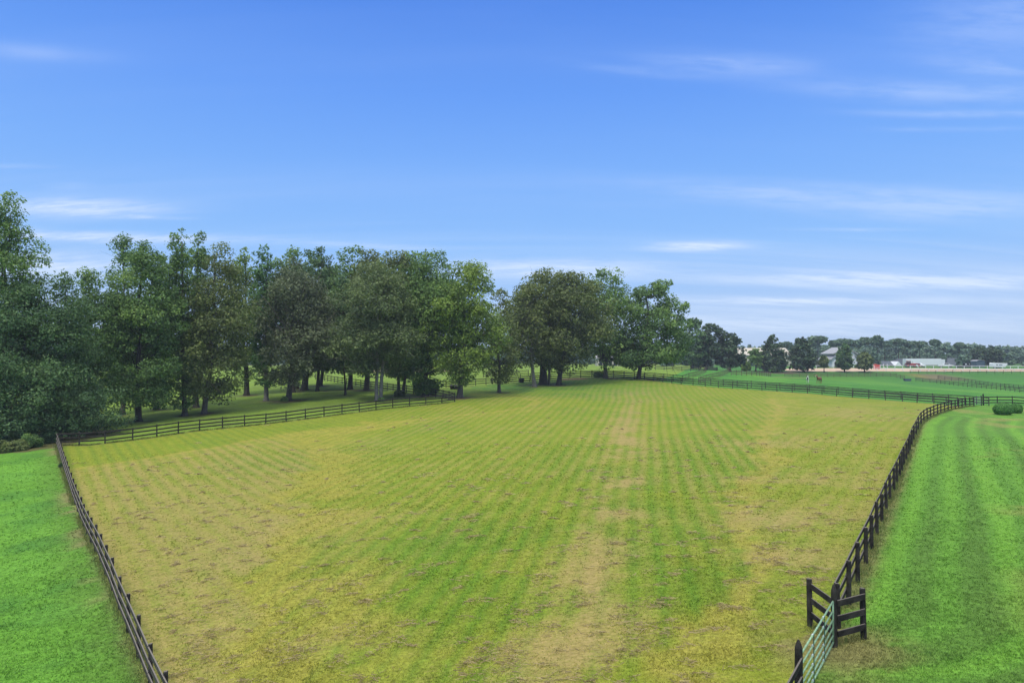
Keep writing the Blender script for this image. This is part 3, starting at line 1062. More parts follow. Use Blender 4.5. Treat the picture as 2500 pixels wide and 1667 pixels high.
def fence(line, label, mat, side=1, sp=SP, h=1.28, pw=0.125, rails=(0.38, 0.76, 1.16), rh=0.14, rt=0.035, resamp=True,
          cat='fence', group=None, name='plank_fence', skip_first=False, rail_mat=None):
    pts = resample(line, sp) if resamp else [np.array(p) for p in line]
    z = [g1(*p) for p in pts]
    root = empty(name, (pts[0][0], pts[0][1], z[0]))
    tag(root, label, cat, group)
    o = Vector(root.location)
    rnd = random.Random(len(pts) * 31 + int(pts[0][0]))
    dirs = []
    for i in range(len(pts)):
        a, b = pts[max(i - 1, 0)], pts[min(i + 1, len(pts) - 1)]
        dirs.append((b - a) / np.linalg.norm(b - a))
    zl = [zz + rnd.uniform(-0.03, 0.03) for zz in z]
    for i, p in enumerate(pts):
        if i == 0 and skip_first:
            continue
        hh = h + (0.04 if i % 3 else 0)
        po = link(bpy.data.objects.new('post', post_mesh(mat, hh, pw, rnd.randrange(4))), root)
        po.location = Vector((p[0], p[1], zl[i])) - o
        po.rotation_euler = (rnd.uniform(-0.015, 0.015), rnd.uniform(-0.015, 0.015), math.atan2(dirs[i][1], dirs[i][0]))
    off = (pw / 2 + rt / 2 - 0.008) * side
    for ri, rz in enumerate(rails):
        i = 0
        first = 2 if (ri % 2 == 0 or len(pts) < 3) else 1      # boards span two bays, joints staggered
        while i < len(pts) - 1:
            j = min(i + first, len(pts) - 1)
            first = 2
            dz = rnd.uniform(-0.015, 0.015)
            vs, fs = [], []
            for k in range(i, j + 1):
                nrm = np.array([-dirs[k][1], dirs[k][0]])
                e = 0.0
                if k == i:
                    e = 0.006
                if k == j:
                    e = -0.006
                q = pts[k] + nrm * off + dirs[k] * e
                zc_ = zl[k] + rz + dz + rnd.uniform(-0.012, 0.012)
                for (a, b) in ((-1, -1), (1, -1), (1, 1), (-1, 1)):
                    vs.append(Vector((q[0] + nrm[0] * a * rt / 2, q[1] + nrm[1] * a * rt / 2, zc_ + b * rh / 2)) - o)
            nk = j - i + 1
            fs.append((3, 2, 1, 0))
            fs.append(tuple(4 * (nk - 1) + q for q in (0, 1, 2, 3)))
            for k in range(nk - 1):
                for q in range(4):
                    q2 = (q + 1) % 4
                    fs.append((4 * k + q, 4 * k + q2, 4 * k + 4 + q2, 4 * k + 4 + q))
            me = bpy.data.meshes.new('rail')
            me.from_pydata(vs, [], fs)
            me.materials.append(rail_mat or mat)
            link(bpy.data.objects.new('rail', me), root)
            i = j
    return root


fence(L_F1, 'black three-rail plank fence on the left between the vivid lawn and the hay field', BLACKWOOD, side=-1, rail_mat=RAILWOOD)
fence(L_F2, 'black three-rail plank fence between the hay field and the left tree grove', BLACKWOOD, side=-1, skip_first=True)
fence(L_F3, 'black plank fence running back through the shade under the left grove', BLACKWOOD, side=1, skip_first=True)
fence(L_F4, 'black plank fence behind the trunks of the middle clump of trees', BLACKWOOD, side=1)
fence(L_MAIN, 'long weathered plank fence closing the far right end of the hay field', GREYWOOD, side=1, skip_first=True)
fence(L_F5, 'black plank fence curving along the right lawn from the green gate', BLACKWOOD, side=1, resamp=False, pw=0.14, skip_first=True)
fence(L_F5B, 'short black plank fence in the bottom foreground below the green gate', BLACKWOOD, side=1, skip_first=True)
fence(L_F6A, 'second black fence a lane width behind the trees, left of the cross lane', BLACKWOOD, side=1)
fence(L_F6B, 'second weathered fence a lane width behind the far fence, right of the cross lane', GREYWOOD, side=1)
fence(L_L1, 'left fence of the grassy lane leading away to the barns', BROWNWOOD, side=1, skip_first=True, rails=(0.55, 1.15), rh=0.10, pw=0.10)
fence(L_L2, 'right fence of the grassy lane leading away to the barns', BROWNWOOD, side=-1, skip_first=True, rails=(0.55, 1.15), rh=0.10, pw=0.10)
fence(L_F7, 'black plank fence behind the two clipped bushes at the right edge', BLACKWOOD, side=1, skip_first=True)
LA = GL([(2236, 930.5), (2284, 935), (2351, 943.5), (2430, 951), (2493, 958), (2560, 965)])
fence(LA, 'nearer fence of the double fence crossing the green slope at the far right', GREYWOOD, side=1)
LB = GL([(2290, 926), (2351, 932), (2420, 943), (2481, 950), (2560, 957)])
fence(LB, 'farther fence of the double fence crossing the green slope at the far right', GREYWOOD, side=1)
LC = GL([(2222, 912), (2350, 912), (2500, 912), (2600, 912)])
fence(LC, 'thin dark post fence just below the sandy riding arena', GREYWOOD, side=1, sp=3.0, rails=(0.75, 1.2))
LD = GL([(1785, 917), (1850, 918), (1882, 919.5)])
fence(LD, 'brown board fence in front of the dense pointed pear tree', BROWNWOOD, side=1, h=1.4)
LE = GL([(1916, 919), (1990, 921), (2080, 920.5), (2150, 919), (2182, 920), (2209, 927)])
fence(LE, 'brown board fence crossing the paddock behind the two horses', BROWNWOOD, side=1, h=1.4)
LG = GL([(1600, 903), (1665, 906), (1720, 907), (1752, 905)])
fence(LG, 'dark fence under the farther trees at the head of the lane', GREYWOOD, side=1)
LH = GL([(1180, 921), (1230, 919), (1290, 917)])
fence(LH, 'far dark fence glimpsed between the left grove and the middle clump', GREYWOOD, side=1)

# ------------------------------------------------------------------ squeeze stile and tube gate
def at_post(xy, h, w, parent, pointed=False, mat=BLACKWOOD, name='post', z0=None):
    po = link(bpy.data.objects.new(name, post_mesh(mat, h, w, 1 if not pointed else 2, pointed)), parent)
    zz = g1(*xy) if z0 is None else z0
    po.location = Vector((xy[0], xy[1], zz)) - Vector(parent.location)
    return po


SL = G(1978, 1528)[:2]
SR = G(2108.5, 1558)[:2]
SC = G(2046, 1532)[:2]
root = empty('squeeze_stile', (P1[0], P1[1], g1(*P1)))
tag(root, 'V-shaped black wooden walk-through stile beside the green tube gate', 'stile')
at_post(P1, 1.60, 0.15, root, True)
at_post(SL, 1.32, 0.15, root)
at_post(SR, 1.32, 0.15, root)
at_post(SC, 1.22, 0.15, root)
for end in (SL, SR):
    for rz in (0.35, 0.74, 1.13):
        a = np.array(P1) + (end - P1) / np.linalg.norm(end - P1) * 0.06
        b = end
        nrm = np.array([0.0, -0.095])
        MB().bar((a[0] + nrm[0] - P1[0], a[1] + nrm[1] - P1[1], g1(*a) + rz - g1(*P1)),
                 (b[0] + nrm[0] - P1[0], b[1] + nrm[1] - P1[1], g1(*b) + rz - g1(*P1)), 0.04, 0.16).build('rail', BLACKWOOD, root, bevel=0.006)

root = empty('gate_post', (P2[0], P2[1], g1(*P2)))
tag(root, 'thick pointed black gate post at the bottom foreground, near end of the green gate', 'post')
at_post(P2, 1.58, 0.17, root, True)

glen = float(np.linalg.norm(P2 - P1)) - 0.24
ga = P1 + gate_dir * 0.12
root = empty('tube_gate', (ga[0], ga[1], g1(*ga)), math.atan2(gate_dir[1], gate_dir[0]))
tag(root, 'green metal tube gate hung between two pointed black posts', 'gate')
dzg = g1(*P2) - g1(*P1)
gh = [0.16, 0.34, 0.53, 0.74, 0.96, 1.20]
sl_ = dzg / glen
mb = MB()
mb.tube([(0, 0, gh[0]), (0, 0, gh[-1])], 0.022)
mb.tube([(glen, 0, gh[0] + dzg), (glen, 0, gh[-1] + dzg)], 0.022)
mb.build('end_tube', GATEGREEN, root, smooth=True)
for k, zz in enumerate(gh):
    MB().tube([(0.0, 0, zz), (glen * 0.5, 0, zz + dzg * 0.5 - 0.008), (glen, 0, zz + dzg)], 0.023 if k in (0, 5) else 0.020).build('bar', GATEGREEN, root, smooth=True)
for fx in (0.33, 0.66):
    b_ = MB().box((glen * fx, 0.026, (gh[0] + gh[-1]) / 2 + dzg * fx), (0.045, 0.012, gh[-1] - gh[0] + 0.05)).build('brace', GATEDARK, root)
    for zz in gh:
        w_ = MB().tube([(glen * fx - 0.03, 0, zz + dzg * fx), (glen * fx + 0.03, 0, zz + dzg * fx)], 0.027).build('weld', GATEWHITE, b_)

# small wire gate at the end of the curving fence
A = np.array(L_F5[-1])
B = G(2396, 990)[:2]
B2 = G(2401, 989)[:2]
for p_, lb, hh in ((B, 'shorter thin black post beside the tall far gate post', 1.45), (B2, 'taller thick black gate post at the far end of the curving fence', 1.65)):
    r_ = empty('gate_post', (p_[0], p_[1], g1(*p_)))
    tag(r_, lb, 'post')
    at_post(p_, hh, 0.2 if hh > 1.5 else 0.16, r_)
root = empty('wire_gate', (A[0], A[1], g1(*A)), math.atan2(B[1] - A[1], B[0] - A[0]))
tag(root, 'thin grey metal gate between the curving fence and two black posts', 'gate')
gl = float(np.linalg.norm(B - A))
dz_ = g1(*B) - g1(*A)
mb = MB()
mb.tube([(0.15, 0, 0.2), (0.15, 0, 1.2)], 0.02, 6).tube([(gl - .15, 0, 0.2 + dz_), (gl - .15, 0, 1.2 + dz_)], 0.02, 6)
mb.tube([(0.15, 0, 1.2), (gl - .15, 0, 1.2 + dz_)], 0.02, 6).tube([(0.15, 0, 0.2), (gl - .15, 0, 0.2 + dz_)], 0.02, 6)
mb.build('gate_frame', CHROME, root)
mb = MB()
for k in range(1, 6):
    mb.tube([(0.15, 0, 0.2 + k / 6), (gl - .15, 0, 0.2 + k / 6 + dz_)], 0.006, 4)
for k in range(1, 12):
    mb.tube([(0.15 + (gl - .3) * k / 12, 0, 0.2), (0.15 + (gl - .3) * k / 12, 0, 1.2 + dz_)], 0.005, 4)
mb.build('wire_mesh', CHROME, root)

# ------------------------------------------------------------------ trees
PROF = {
    'dome': [(0, .35), (.12, .72), (.3, .95), (.5, 1), (.7, .92), (.86, .68), (.95, .42), (1, .12)],
    'oval': [(0, .3), (.15, .7), (.4, 1), (.6, .95), (.8, .65), (.93, .35), (1, .08)],
    'spire': [(0, .65), (.15, .9), (.35, 1), (.55, .95), (.72, .82), (.86, .62), (.95, .38), (1, .1)],
    'full': [(0, .62), (.1, .9), (.3, 1), (.5, .97), (.7, .82), (.85, .6), (.95, .35), (1, .1)],
    'droop': [(0, .92), (.12, 1), (.35, .98), (.55, .88), (.75, .68), (.9, .4), (1, .1)],
    'egg': [(0, .62), (.1, .9), (.3, 1), (.5, .97), (.65, .86), (.8, .64), (.92, .36), (1, .08)],
    'cone': [(0, .7), (.12, .95), (.3, 1), (.5, .86), (.7, .62), (.86, .38), (.95, .2), (1, .05)],
}


def prof(kind, t):
    p = PROF[kind]
    return np.interp(t, [a for a, _ in p], [b for _, b in p])


def leaf_cards(cen, rad, tints, n_per, size, r, flatz=0.7, up=0.35):
    """clouds of small leaf-shaped faces around clump centres"""
    rep = np.repeat(np.arange(len(cen)), n_per)
    n = len(rep)
    d = r.normal(size=(n, 3))
    d /= np.linalg.norm(d, axis=1)[:, None]
    d[:, 2] = d[:, 2] + up * 0.6
    rr = r.random(n) ** 0.42
    p = cen[rep] + d * (rad[rep] * rr)[:, None] * np.array([1, 1, flatz])
    nrm = d * 0.8 + r.normal(size=(n, 3)) * 0.75 + np.array([0, 0, 0.55])
    nrm /= np.linalg.norm(nrm, axis=1)[:, None]
    t = r.normal(size=(n, 3))
    u = np.cross(nrm, t)
    u /= np.linalg.norm(u, axis=1)[:, None]
    w = np.cross(nrm, u)
    s = size * (0.55 + 0.9 * r.random(n))
    su = (u * s[:, None])
    sw = (w * (s * 0.62)[:, None])
    bend = nrm * (s * 0.22)[:, None]
    v = np.stack([p - su, p + sw - bend, p + su, p - sw - bend], 1).reshape(-1, 3)
    tint = np.clip(tints[rep] + r.normal(size=n) * 0.19, 0, 1)
    f = np.arange(n * 4).reshape(-1, 4)
    return v, f, np.repeat(tint, 4)


def tree(label, bx, by, topy, cx, hw, boty, pk, leaf, bark, tpx, dens, idx, group=None, base=None):
    r = np.random.default_rng(1000 + idx)
    b = tbase(bx, by) if base is None else base
    D = b[1]
    if base is None and by < 905 and bx > 1600:
        nb_ = 868 - (b[2] - CAMZ) * F / D
        boty += 0
        by = nb_
    H = (by - topy) / F * D * 1.0
    cb = (by - boty) / F * D
    Wd = hw / F * D * (1.14 if D < 170 else 1.0)
    tidy = dens >= 1.3 or (D > 170 and dens > 0.95)
    cxo = (cx - bx) / F * D
    root = empty('tree', tuple(b))
    tag(root, label, 'tree', group)
    tr_ = max(tpx / F * D / 2, 0.05)
    hc = H - cb
    asp = hc / (2 * Wd)
    # clump centres
    rc0 = Wd * (0.35 if Wd < 3.2 else 0.30) * (1.0 if pk != 'spire' else 1.12)
    vol = asp
    ncl = int(np.clip(70 * vol * (1.0 if D < 170 or tidy else 0.45) * (0.8 + 0.3 * dens), 26 if not tidy else 90, 150))
    tt = r.random(ncl * 3)
    keep = r.random(ncl * 3) < prof(pk, tt) ** 1.3
    tt = tt[keep][:ncl]
    nn = len(tt)
    tt[:3] = [0.985, 0.95, 0.9]
    ph = np.arange(nn) * 2.39996 + r.random(nn) * 0.9
    lob = 1 + 0.20 * np.sin(ph * 2 + r.random() * 6) * np.sin(tt * 9 + r.random() * 6) + 0.13 * r.normal(size=nn)
    if tidy:
        lob = 1 + 0.05 * r.normal(size=nn)
        rc0 = Wd * 0.24
    rho = prof(pk, tt) * Wd * lob
    fr = np.sqrt(0.22 + 0.78 * r.random(nn))
    rad = rc0 * (0.62 + 0.75 * r.random(nn)) * (0.75 + 0.4 * prof(pk, tt))
    rr = np.maximum(rho - rad * 0.45, 0) * fr
    zz = cb + tt * (hc - rad * 0.35)
    cen = np.stack([np.cos(ph) * rr + cxo * ss(0, 0.45, tt * (hc / H) + cb / H), np.sin(ph) * rr * 0.92, zz], -1)
    # tops get raised shoots, for an uneven skyline
    cen[:, 2] += r.normal(size=nn) * 0.35 * (Wd / 5)
    zl_ = np.clip(rad * 0.5, 0, 2)
    cen[:, 2] = np.maximum(cen[:, 2], cb * 0.9 + zl_ * 0.3)
    cen[:, 2] = np.minimum(cen[:, 2], H - rad * 0.55)
    size = np.clip(0.00168 * D, 0.09, 0.8) * (1.0 if D < 170 else 1.15)
    area = (2 * Wd) * hc
    n_tot = dens * 7.6 * area / (size * size * 1.24 * 2) * (0.9 if D < 170 else 1.0)
    wts = rad ** 2.3
    wts /= wts.sum()
    n_per = np.maximum((n_tot * wts).astype(int), 20)
    # flutter: a second generation of small sprays sticking out of each clump
    k = r.integers(0, nn, int(nn * 2.2))
    dd = r.normal(size=(len(k), 3))
    dd /= np.linalg.norm(dd, axis=1)[:, None]
    dd[:, 2] = np.abs(dd[:, 2]) * 0.8 - 0.15
    c2 = cen[k] + dd * (rad[k] * 1.02)[:, None]
    r2_ = rad[k] * (0.22 + 0.25 * r.random(len(k)))
    tints = np.clip(0.42 + 0.22 * r.normal(size=nn) + 0.10 * (tt - 0.5), 0.05, 0.95)
    t2 = np.clip(tints[k] + 0.12 + 0.08 * r.normal(size=len(k)), 0, 1)
    n2_ = np.maximum((n_tot * 0.34 / len(k) * (r2_ / r2_.mean()) ** 2).astype(int), 6)
    v1, f1_, a1 = leaf_cards(cen, rad, tints, n_per, size, r)
    v2, f2_, a2 = leaf_cards(c2, r2_, t2, n2_, size * 0.9, r, 0.85)
    v = np.vstack([v1, v2])
    me = np_mesh('crown', v, [np.vstack([f1_, f2_ + len(v1)])], LEAF[leaf], False, {'tint': np.concatenate([a1, a2])})
    link(bpy.data.objects.new('crown', me), root)
    # trunk and limbs
    bm_ = {'n': BARK, 'd': BARKDARK, 'p': BARKPALE, 'p2': BARKPALE, 'g': BARK}[bark]
    mb = MB()
    topz = H * (0.93 if pk != 'dome' else 0.80)
    npts = 9
    jx, jy = r.normal(size=npts) * 0.006 * H, r.normal(size=npts) * 0.006 * H
    pts, rads = [], []
    for i in range(npts):
        f_ = i / (npts - 1)
        s_ = float(ss(0, 0.45, np.array([f_]))[0])
        pts.append((cxo * 0.55 * s_ + jx[i] * min(1, f_ * 3), jy[i] * min(1, f_ * 3), -0.25 if i == 0 else f_ * topz))
        rads.append(tr_ * (1.0 - 0.86 * f_) if i else tr_ * 1.25)
    pts.insert(1, (pts[0][0], pts[0][1], 0.02))
    rads.insert(1, tr_ * 1.5)
    pts.insert(2, (pts[0][0] + jx[1] * .1, 0, 0.45))
    rads.insert(2, tr_ * 1.12)
    mb.tube(pts, rads, 10)
    if bark == 'p2':
        o2 = tr_ * 1.9
        mb.tube([(o2, 0.25, -0.25), (o2 * 1.0, 0.3, 0.4), (o2 * 1.3, 0.3, H * 0.2), (o2 * 2.2, 0.5, H * 0.42), (o2 * 3, 0.3, H * 0.65)],
                [tr_ * 1.3, tr_ * 1.05, tr_ * 0.85, tr_ * 0.6, tr_ * 0.15], 10)
    # limbs reach into the clumps
    order = np.argsort(-rad)[:int(min(nn, 46 if D < 170 else 14))]
    P = np.array(pts[3:])
    for q in order:
        c_ = cen[q]
        hz = max(c_[2] - (0.25 + 0.5 * r.random()) * math.hypot(c_[0] - cxo, c_[1]) - 0.3, max(cb * 0.75, H * 0.12))
        hz = min(hz, topz * 0.93)
        sx = np.interp(hz, P[:, 2], P[:, 0])
        sy = np.interp(hz, P[:, 2], P[:, 1])
        a = np.array([sx, sy, hz])
        m1 = a + (c_ - a) * 0.4 + np.array([0, 0, -0.06 * np.linalg.norm(c_ - a)]) + r.normal(size=3) * 0.12
        m2 = a + (c_ - a) * 0.75 + r.normal(size=3) * 0.15
        lr = tr_ * (0.15 + 0.23 * r.random()) * (1 - 0.6 * hz / H)
        lr = max(lr, 0.03)
        mb.tube([a, m1, m2, c_], [lr, lr * 0.75, lr * 0.5, lr * 0.2], 5, cap=False)
        for _ in range(2):
            e_ = c_ + r.normal(size=3) * rad[q] * 0.7
            mb.tube([m2, (m2 + e_) / 2 + r.normal(size=3) * 0.1, e_], [lr * 0.4, lr * 0.3, lr * 0.1], 4, cap=False)
    trk = mb.build('trunk', bm_, root, smooth=True)
    if bark == 'g':      # bare pale branches
        mbb = MB()
        for _ in range(26):
            a_ = r.random() * 6.28
            ln = Wd * (0.55 + 0.5 * r.random())
            z0 = H * (0.28 + 0.3 * r.random())
            zt = z0 + H * (0.18 + 0.22 * r.random())
            q0 = np.array([cxo, 0, z0])
            q3 = np.array([cxo + math.cos(a_) * ln, math.sin(a_) * ln, zt])
            q1_ = q0 + (q3 - q0) * 0.4 + r.normal(size=3) * 0.3
            q2_ = q0 + (q3 - q0) * 0.75 + r.normal(size=3) * 0.3
            mbb.tube([q0, q1_, q2_, q3], [0.10, 0.08, 0.05, 0.02], 5, cap=False)
        mbb.build('bare_branch', BARKPALE, root, smooth=True)
    return root


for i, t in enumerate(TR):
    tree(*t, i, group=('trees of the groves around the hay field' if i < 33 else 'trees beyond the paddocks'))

# ------------------------------------------------------------------ shrubs and clipped bushes
def shrub(label, bx, by, hw, hpx, leaf, idx, name='shrub', cat='shrub', dens=1.0, tidy=False, group=None, flatz=0.9, stems=True):
    r = np.random.default_rng(5000 + idx)
    b = G(bx, by)
    D = b[1]
    Wd = hw / F * D
    H = hpx / F * D
    root = empty(name, tuple(b))
    tag(root, label, cat, group)
    size = max(0.0016 * D, 0.05) if not tidy else 0.0010 * D
    if tidy:
        n = int(15000 * dens)
        d = r.normal(size=(n, 3))
        d /= np.linalg.norm(d, axis=1)[:, None]
        bumpy = 1 + 0.02 * np.sin(d[:, 0] * 9 + idx) * np.sin(d[:, 1] * 8) + 0.02 * r.normal(size=n)
        p = d * (np.array([Wd, Wd * 0.95, H * 0.56]) * (bumpy * (0.90 + 0.1 * r.random(n)))[:, None]) + np.array([0, 0, H * 0.45])
        p[:, 2] = np.maximum(p[:, 2], 0.03)
        nrm = d + r.normal(size=(n, 3)) * 0.45
        nrm /= np.linalg.norm(nrm, axis=1)[:, None]
        u = np.cross(nrm, r.normal(size=(n, 3)))
        u /= np.linalg.norm(u, axis=1)[:, None]
        w = np.cross(nrm, u)
        s = size * (0.6 + 0.8 * r.random(n))[:, None]
        v = np.stack([p - u * s, p + w * s * 0.6, p + u * s, p - w * s * 0.6], 1).reshape(-1, 3)
        tint = np.repeat(np.clip(0.5 + 0.25 * r.normal(size=n), 0, 1), 4)
        me = np_mesh('foliage', v, np.arange(n * 4).reshape(-1, 4), LEAF[leaf], False, {'tint': tint})
    else:
        k = 26
        ph = r.random(k) * 6.28
        rr = np.sqrt(r.random(k)) * Wd * 0.75
        cen = np.stack([np.cos(ph) * rr, np.sin(ph) * rr * 0.8, H * (0.15 + 0.65 * r.random(k)) * (1 - 0.35 * rr / Wd)], -1)
        rad = Wd * (0.22 + 0.22 * r.random(k))
        v, f_, a = leaf_cards(cen, rad, np.clip(0.45 + 0.2 * r.normal(size=k), 0, 1), np.full(k, int(420 * dens)), size, r, flatz)
        v[:, 2] = np.maximum(v[:, 2], -0.05)
        me = np_mesh('foliage', v, f_, LEAF[leaf], False, {'tint': a})
    link(bpy.data.objects.new('foliage', me), root)
    mb = MB()
    for q in range(6):
        a_ = q * 1.05
        mb.tube([(0.05 * math.cos(a_), 0.05 * math.sin(a_), -0.1), (Wd * .3 * math.cos(a_), Wd * .3 * math.sin(a_), H * .4), (Wd * .5 * math.cos(a_), Wd * .5 * math.sin(a_), H * .7)],
                [0.03, 0.02, 0.008], 5)
    mb.build('stem', BARKDARK, root)
    return root


shrub('large clipped round bush at the right edge, the nearer of two', 2449, 1012, 21, 28, 'box', 1, 'clipped_bush', 'bush', 1.0, True, 'clipped round bushes')
shrub('smaller clipped round bush at the right edge, half behind the larger', 2481, 1008, 13.5, 23, 'box', 2, 'clipped_bush', 'bush', 0.8, True, 'clipped round bushes')
shrub('upright bright green shrub at the foot of the dark trees left of the corner', 78, 1093, 26, 40, 'mid', 3, dens=1.1)
shrub('low spreading shrub right of the bottom left bed, under the upright one', 40, 1100, 26, 26, 'olive', 4, dens=1.0)
shrub('low brownish shrub at the very left edge of the planting bed', 5, 1104, 28, 26, 'olive', 5, dens=1.0)
shrub('dark shrub in the shade behind the plank fence corner', 118, 1082, 24, 30, 'dark', 6, dens=1.0)
shrub('dark thicket shrub behind the upright shrub at the left', 30, 1078, 34, 60, 'dark', 7, dens=1.2)
shrub('tiny weedy shrub against the lower planks of the left fence', 150, 1140, 6, 12, 'dark', 8, dens=0.4)
shrub('small sucker shrub at the foot of the grey-brown wispy tree', 694, 980, 9, 12, 'mid', 9, dens=0.4)
shrub('leafy suckers around the trunk of the oak-like tree by the fence end', 1040, 966, 34, 50, 'mid', 10, dens=1.0)
shrub('low suckers at the base of the two slim trunks in the grove', 975, 967, 14, 12, 'olive', 11, dens=0.5)
shrub('low suckers at the foot of the pale double-trunked tree', 930, 981, 9, 9, 'mid', 12, dens=0.4)
shrub('pale green shrub at the left of the small forked tree before the barn', 1820, 906, 12, 30, 'lime', 14, dens=0.8)
shrub('pale blossoming shrub by the road left of the white house', 2000, 897, 8, 18, 'grey', 15, dens=0.6)
shrub('shrub under the white house porch, behind the upright oval tree', 2048, 899, 9, 10, 'mid', 16, dens=0.5)
shrub('shrub between the white house and the small round-headed tree', 2095, 899, 8, 9, 'mid', 17, dens=0.5)

# ------------------------------------------------------------------ far wood
r = np.random.default_rng(99)


def wood_mass(name, label, rows, seed, leaf='far'):
    """rows: list of (px0, px1, distance, top py function, step px)"""
    r = np.random.default_rng(seed)
    V, Fc, T = [], [], []
    off = 0
    for (p0, p1, D, topf, step) in rows:
        px = p0
        while px < p1:
            d_ = D * (1 + 0.10 * r.normal())
            X = (px - 1250) / F * d_
            zb = g1(X, d_)
            top = CAMZ + (868 - (topf(px) + r.normal() * 2.2)) / F * d_
            h = max(top - zb, 4)
            w = h * (0.28 + 0.16 * r.random())
            k = 17
            ph = r.random(k) * 6.28
            rr = np.sqrt(r.random(k)) * w * 0.8
            t_ = r.random(k)
            cen = np.stack([X + np.cos(ph) * rr, d_ + np.sin(ph) * rr, zb + h * (0.02 + 0.86 * t_)], -1)
            cen[0] = (X, d_, zb + h - w * 0.35)
            rad = w * (0.30 + 0.22 * r.random(k))
            tint0 = 0.42 + 0.14 * r.normal()
            v, f_, a = leaf_cards(cen, rad, np.clip(tint0 + 0.12 * r.normal(size=k), 0, 1), np.full(k, 34), 0.0021 * d_, r, 0.75)
            V.append(v)
            Fc.append(f_ + off)
            T.append(a)
            off += len(v)
            px += step * (0.6 + 0.8 * r.random())
    me = np_mesh(name, np.vstack(V), np.vstack(Fc), LEAF[leaf], False, {'tint': np.concatenate(T)})
    o = link(bpy.data.objects.new(name, me))
    tag(o, label, None, None, 'stuff')
    return o


tops_far = lambda p: np.interp(p, [-400, 0, 600, 1200, 1700, 1820, 1900, 2000, 2100, 2170, 2250, 2300, 2400, 2500, 2900],
                               [842, 844, 846, 848, 842, 845, 842, 838, 838, 842, 838, 838, 841, 845, 846])
wood_mass('far_wood', 'continuous far wood closing the horizon behind the barns and house',
          [(-500, 3000, 470, tops_far, 15), (-500, 3000, 430, lambda p: tops_far(p) + 5, 16), (-500, 3000, 395, lambda p: tops_far(p) + 14, 16),
           (1900, 3000, 370, lambda p: 866, 13), (-500, 1900, 380, lambda p: 868, 16)], 301)
sky_tr = [(1978, 832, 17), (1997, 822, 24), (2037, 832, 12), (2062, 829, 22), (2090, 832, 16), (2112, 825, 14), (2134, 826, 14), (2142, 821, 13), (2160, 834, 14),
          (2193, 828, 18), (2222, 834, 16), (2245, 834, 16), (2283, 830, 12), (1921, 836, 12), (1909, 838, 10), (2343, 838, 12)]
words = ['leftmost crown of the near skyline pines behind the barn', 'tall wide pine crown just left of the white house skyline', 'low crown in the dip left above the white house',
         'broad pine crown above the white house roof', 'pine crown behind the right half of the house', 'pine crown above the small round-headed tree',
         'upper pine crown left of the highest skyline knob', 'highest pine knob of the far skyline', 'crown stepping down right of the highest skyline knob',
         'broad skyline crown above the low grey gabled roof', 'skyline crown above the red tractor', 'skyline crown above the white pickup beside the tractor',
         'small pale-topped crown above the middle of the white semitrailer', 'skyline crown between the two big pear trees, right one', 'skyline crown between the two big pear trees, left one',
         'skyline crown above the grey roof right of the semitrailer']
for i, ((px, top, hw), wds) in enumerate(zip(sky_tr, words)):
    D = 352.0
    X = (px - 1250) / F * D
    zb = g1(X, D)
    by = 868 - (zb - CAMZ) * F / D
    tree(wds, px, by, top, px, hw, by - (by - top) * 0.8, 'dome', 'far', 'd', 3, 1.0, 400 + i, 'skyline trees of the far wood', base=np.array([X, D, zb]))

# ------------------------------------------------------------------ grass and hay lying on the ground
def blades(name, label, seed, n, region, hmin, hmax, wid, kind, colr_fn, dist=(13, 62)):
    r = np.random.default_rng(seed)
    # density falls with the square of the distance
    Y = 1 / (1 / dist[0] - r.random(n) * (1 / dist[0] - 1 / dist[1]))
    X = (r.random(n) * 2700 - 1350) / F * Y
    m_ = region(X, Y)
    X, Y = X[m_], Y[m_]
    n = len(X)
    Z = tz(X, Y)
    k = 3
    X = np.repeat(X, k) + r.normal(size=n * k) * 0.03
    Y2 = np.repeat(Y, k) + r.normal(size=n * k) * 0.03
    Z = np.repeat(Z, k)
    sc2 = np.repeat(np.clip(Y / 22, 0.8, 2.2), k)
    a = r.random(n * k) * 6.28
    h = (hmin + (hmax - hmin) * r.random(n * k)) * (0.7 + 0.3 * sc2)
    lean = r.normal(size=(n * k, 2)) * 0.8 * h[:, None]
    w = wid * sc2 * (0.6 + 0.8 * r.random(n * k))
    dx, dy = np.cos(a) * w, np.sin(a) * w
    v = np.stack([np.stack([X - dx, Y2 - dy, Z - 0.01], -1), np.stack([X + dx, Y2 + dy, Z - 0.01], -1),
                  np.stack([X + lean[:, 0], Y2 + lean[:, 1], Z + h], -1)], 1).reshape(-1, 3)
    col = colr_fn(X, Y2, r)
    me = np_mesh(name, v, np.arange(len(v)).reshape(-1, 3), kind, False, {'growth': np.repeat(col, 3, 0)})
    o = link(bpy.data.objects.new(name, me))
    tag(o, label, None, None, 'stuff')
    return o


m, N = new_mat('grass_blade')
at = N.n('ShaderNodeAttribute', attribute_name='growth')
finish(N, at.outputs['Color'], 0.7, 0.2, translucent=(0.35, at.outputs['Color']))
BLADE = m
_fieldp = [tuple(p) for p in FIELD]
_lawnrp = [tuple(p) for p in LAWN_R]
_lawnlp = [tuple(p) for p in LAWN_L]
colgrid = colr.reshape(NY, NX, 3)
haygrid = hay.reshape(NY, NX)


def sample(grid, X, Y):
    i = np.clip(np.searchsorted(gx, X), 0, NX - 1)
    j = np.clip(np.searchsorted(gy, Y), 0, NY - 1)
    return grid[j, i]


def gcol(X, Y, r):
    c = sample(colgrid, X, Y).copy()
    return c * (0.75 + 0.75 * r.random(len(X)))[:, None]


blades('grass', 'short lawn grass left and right of the hay field', 11, 110000,
       lambda X, Y: (poly_sd(X, Y, _lawnlp) > -0.2) | (poly_sd(X, Y, _lawnrp) > -0.2), 0.03, 0.075, 0.011, BLADE, gcol)
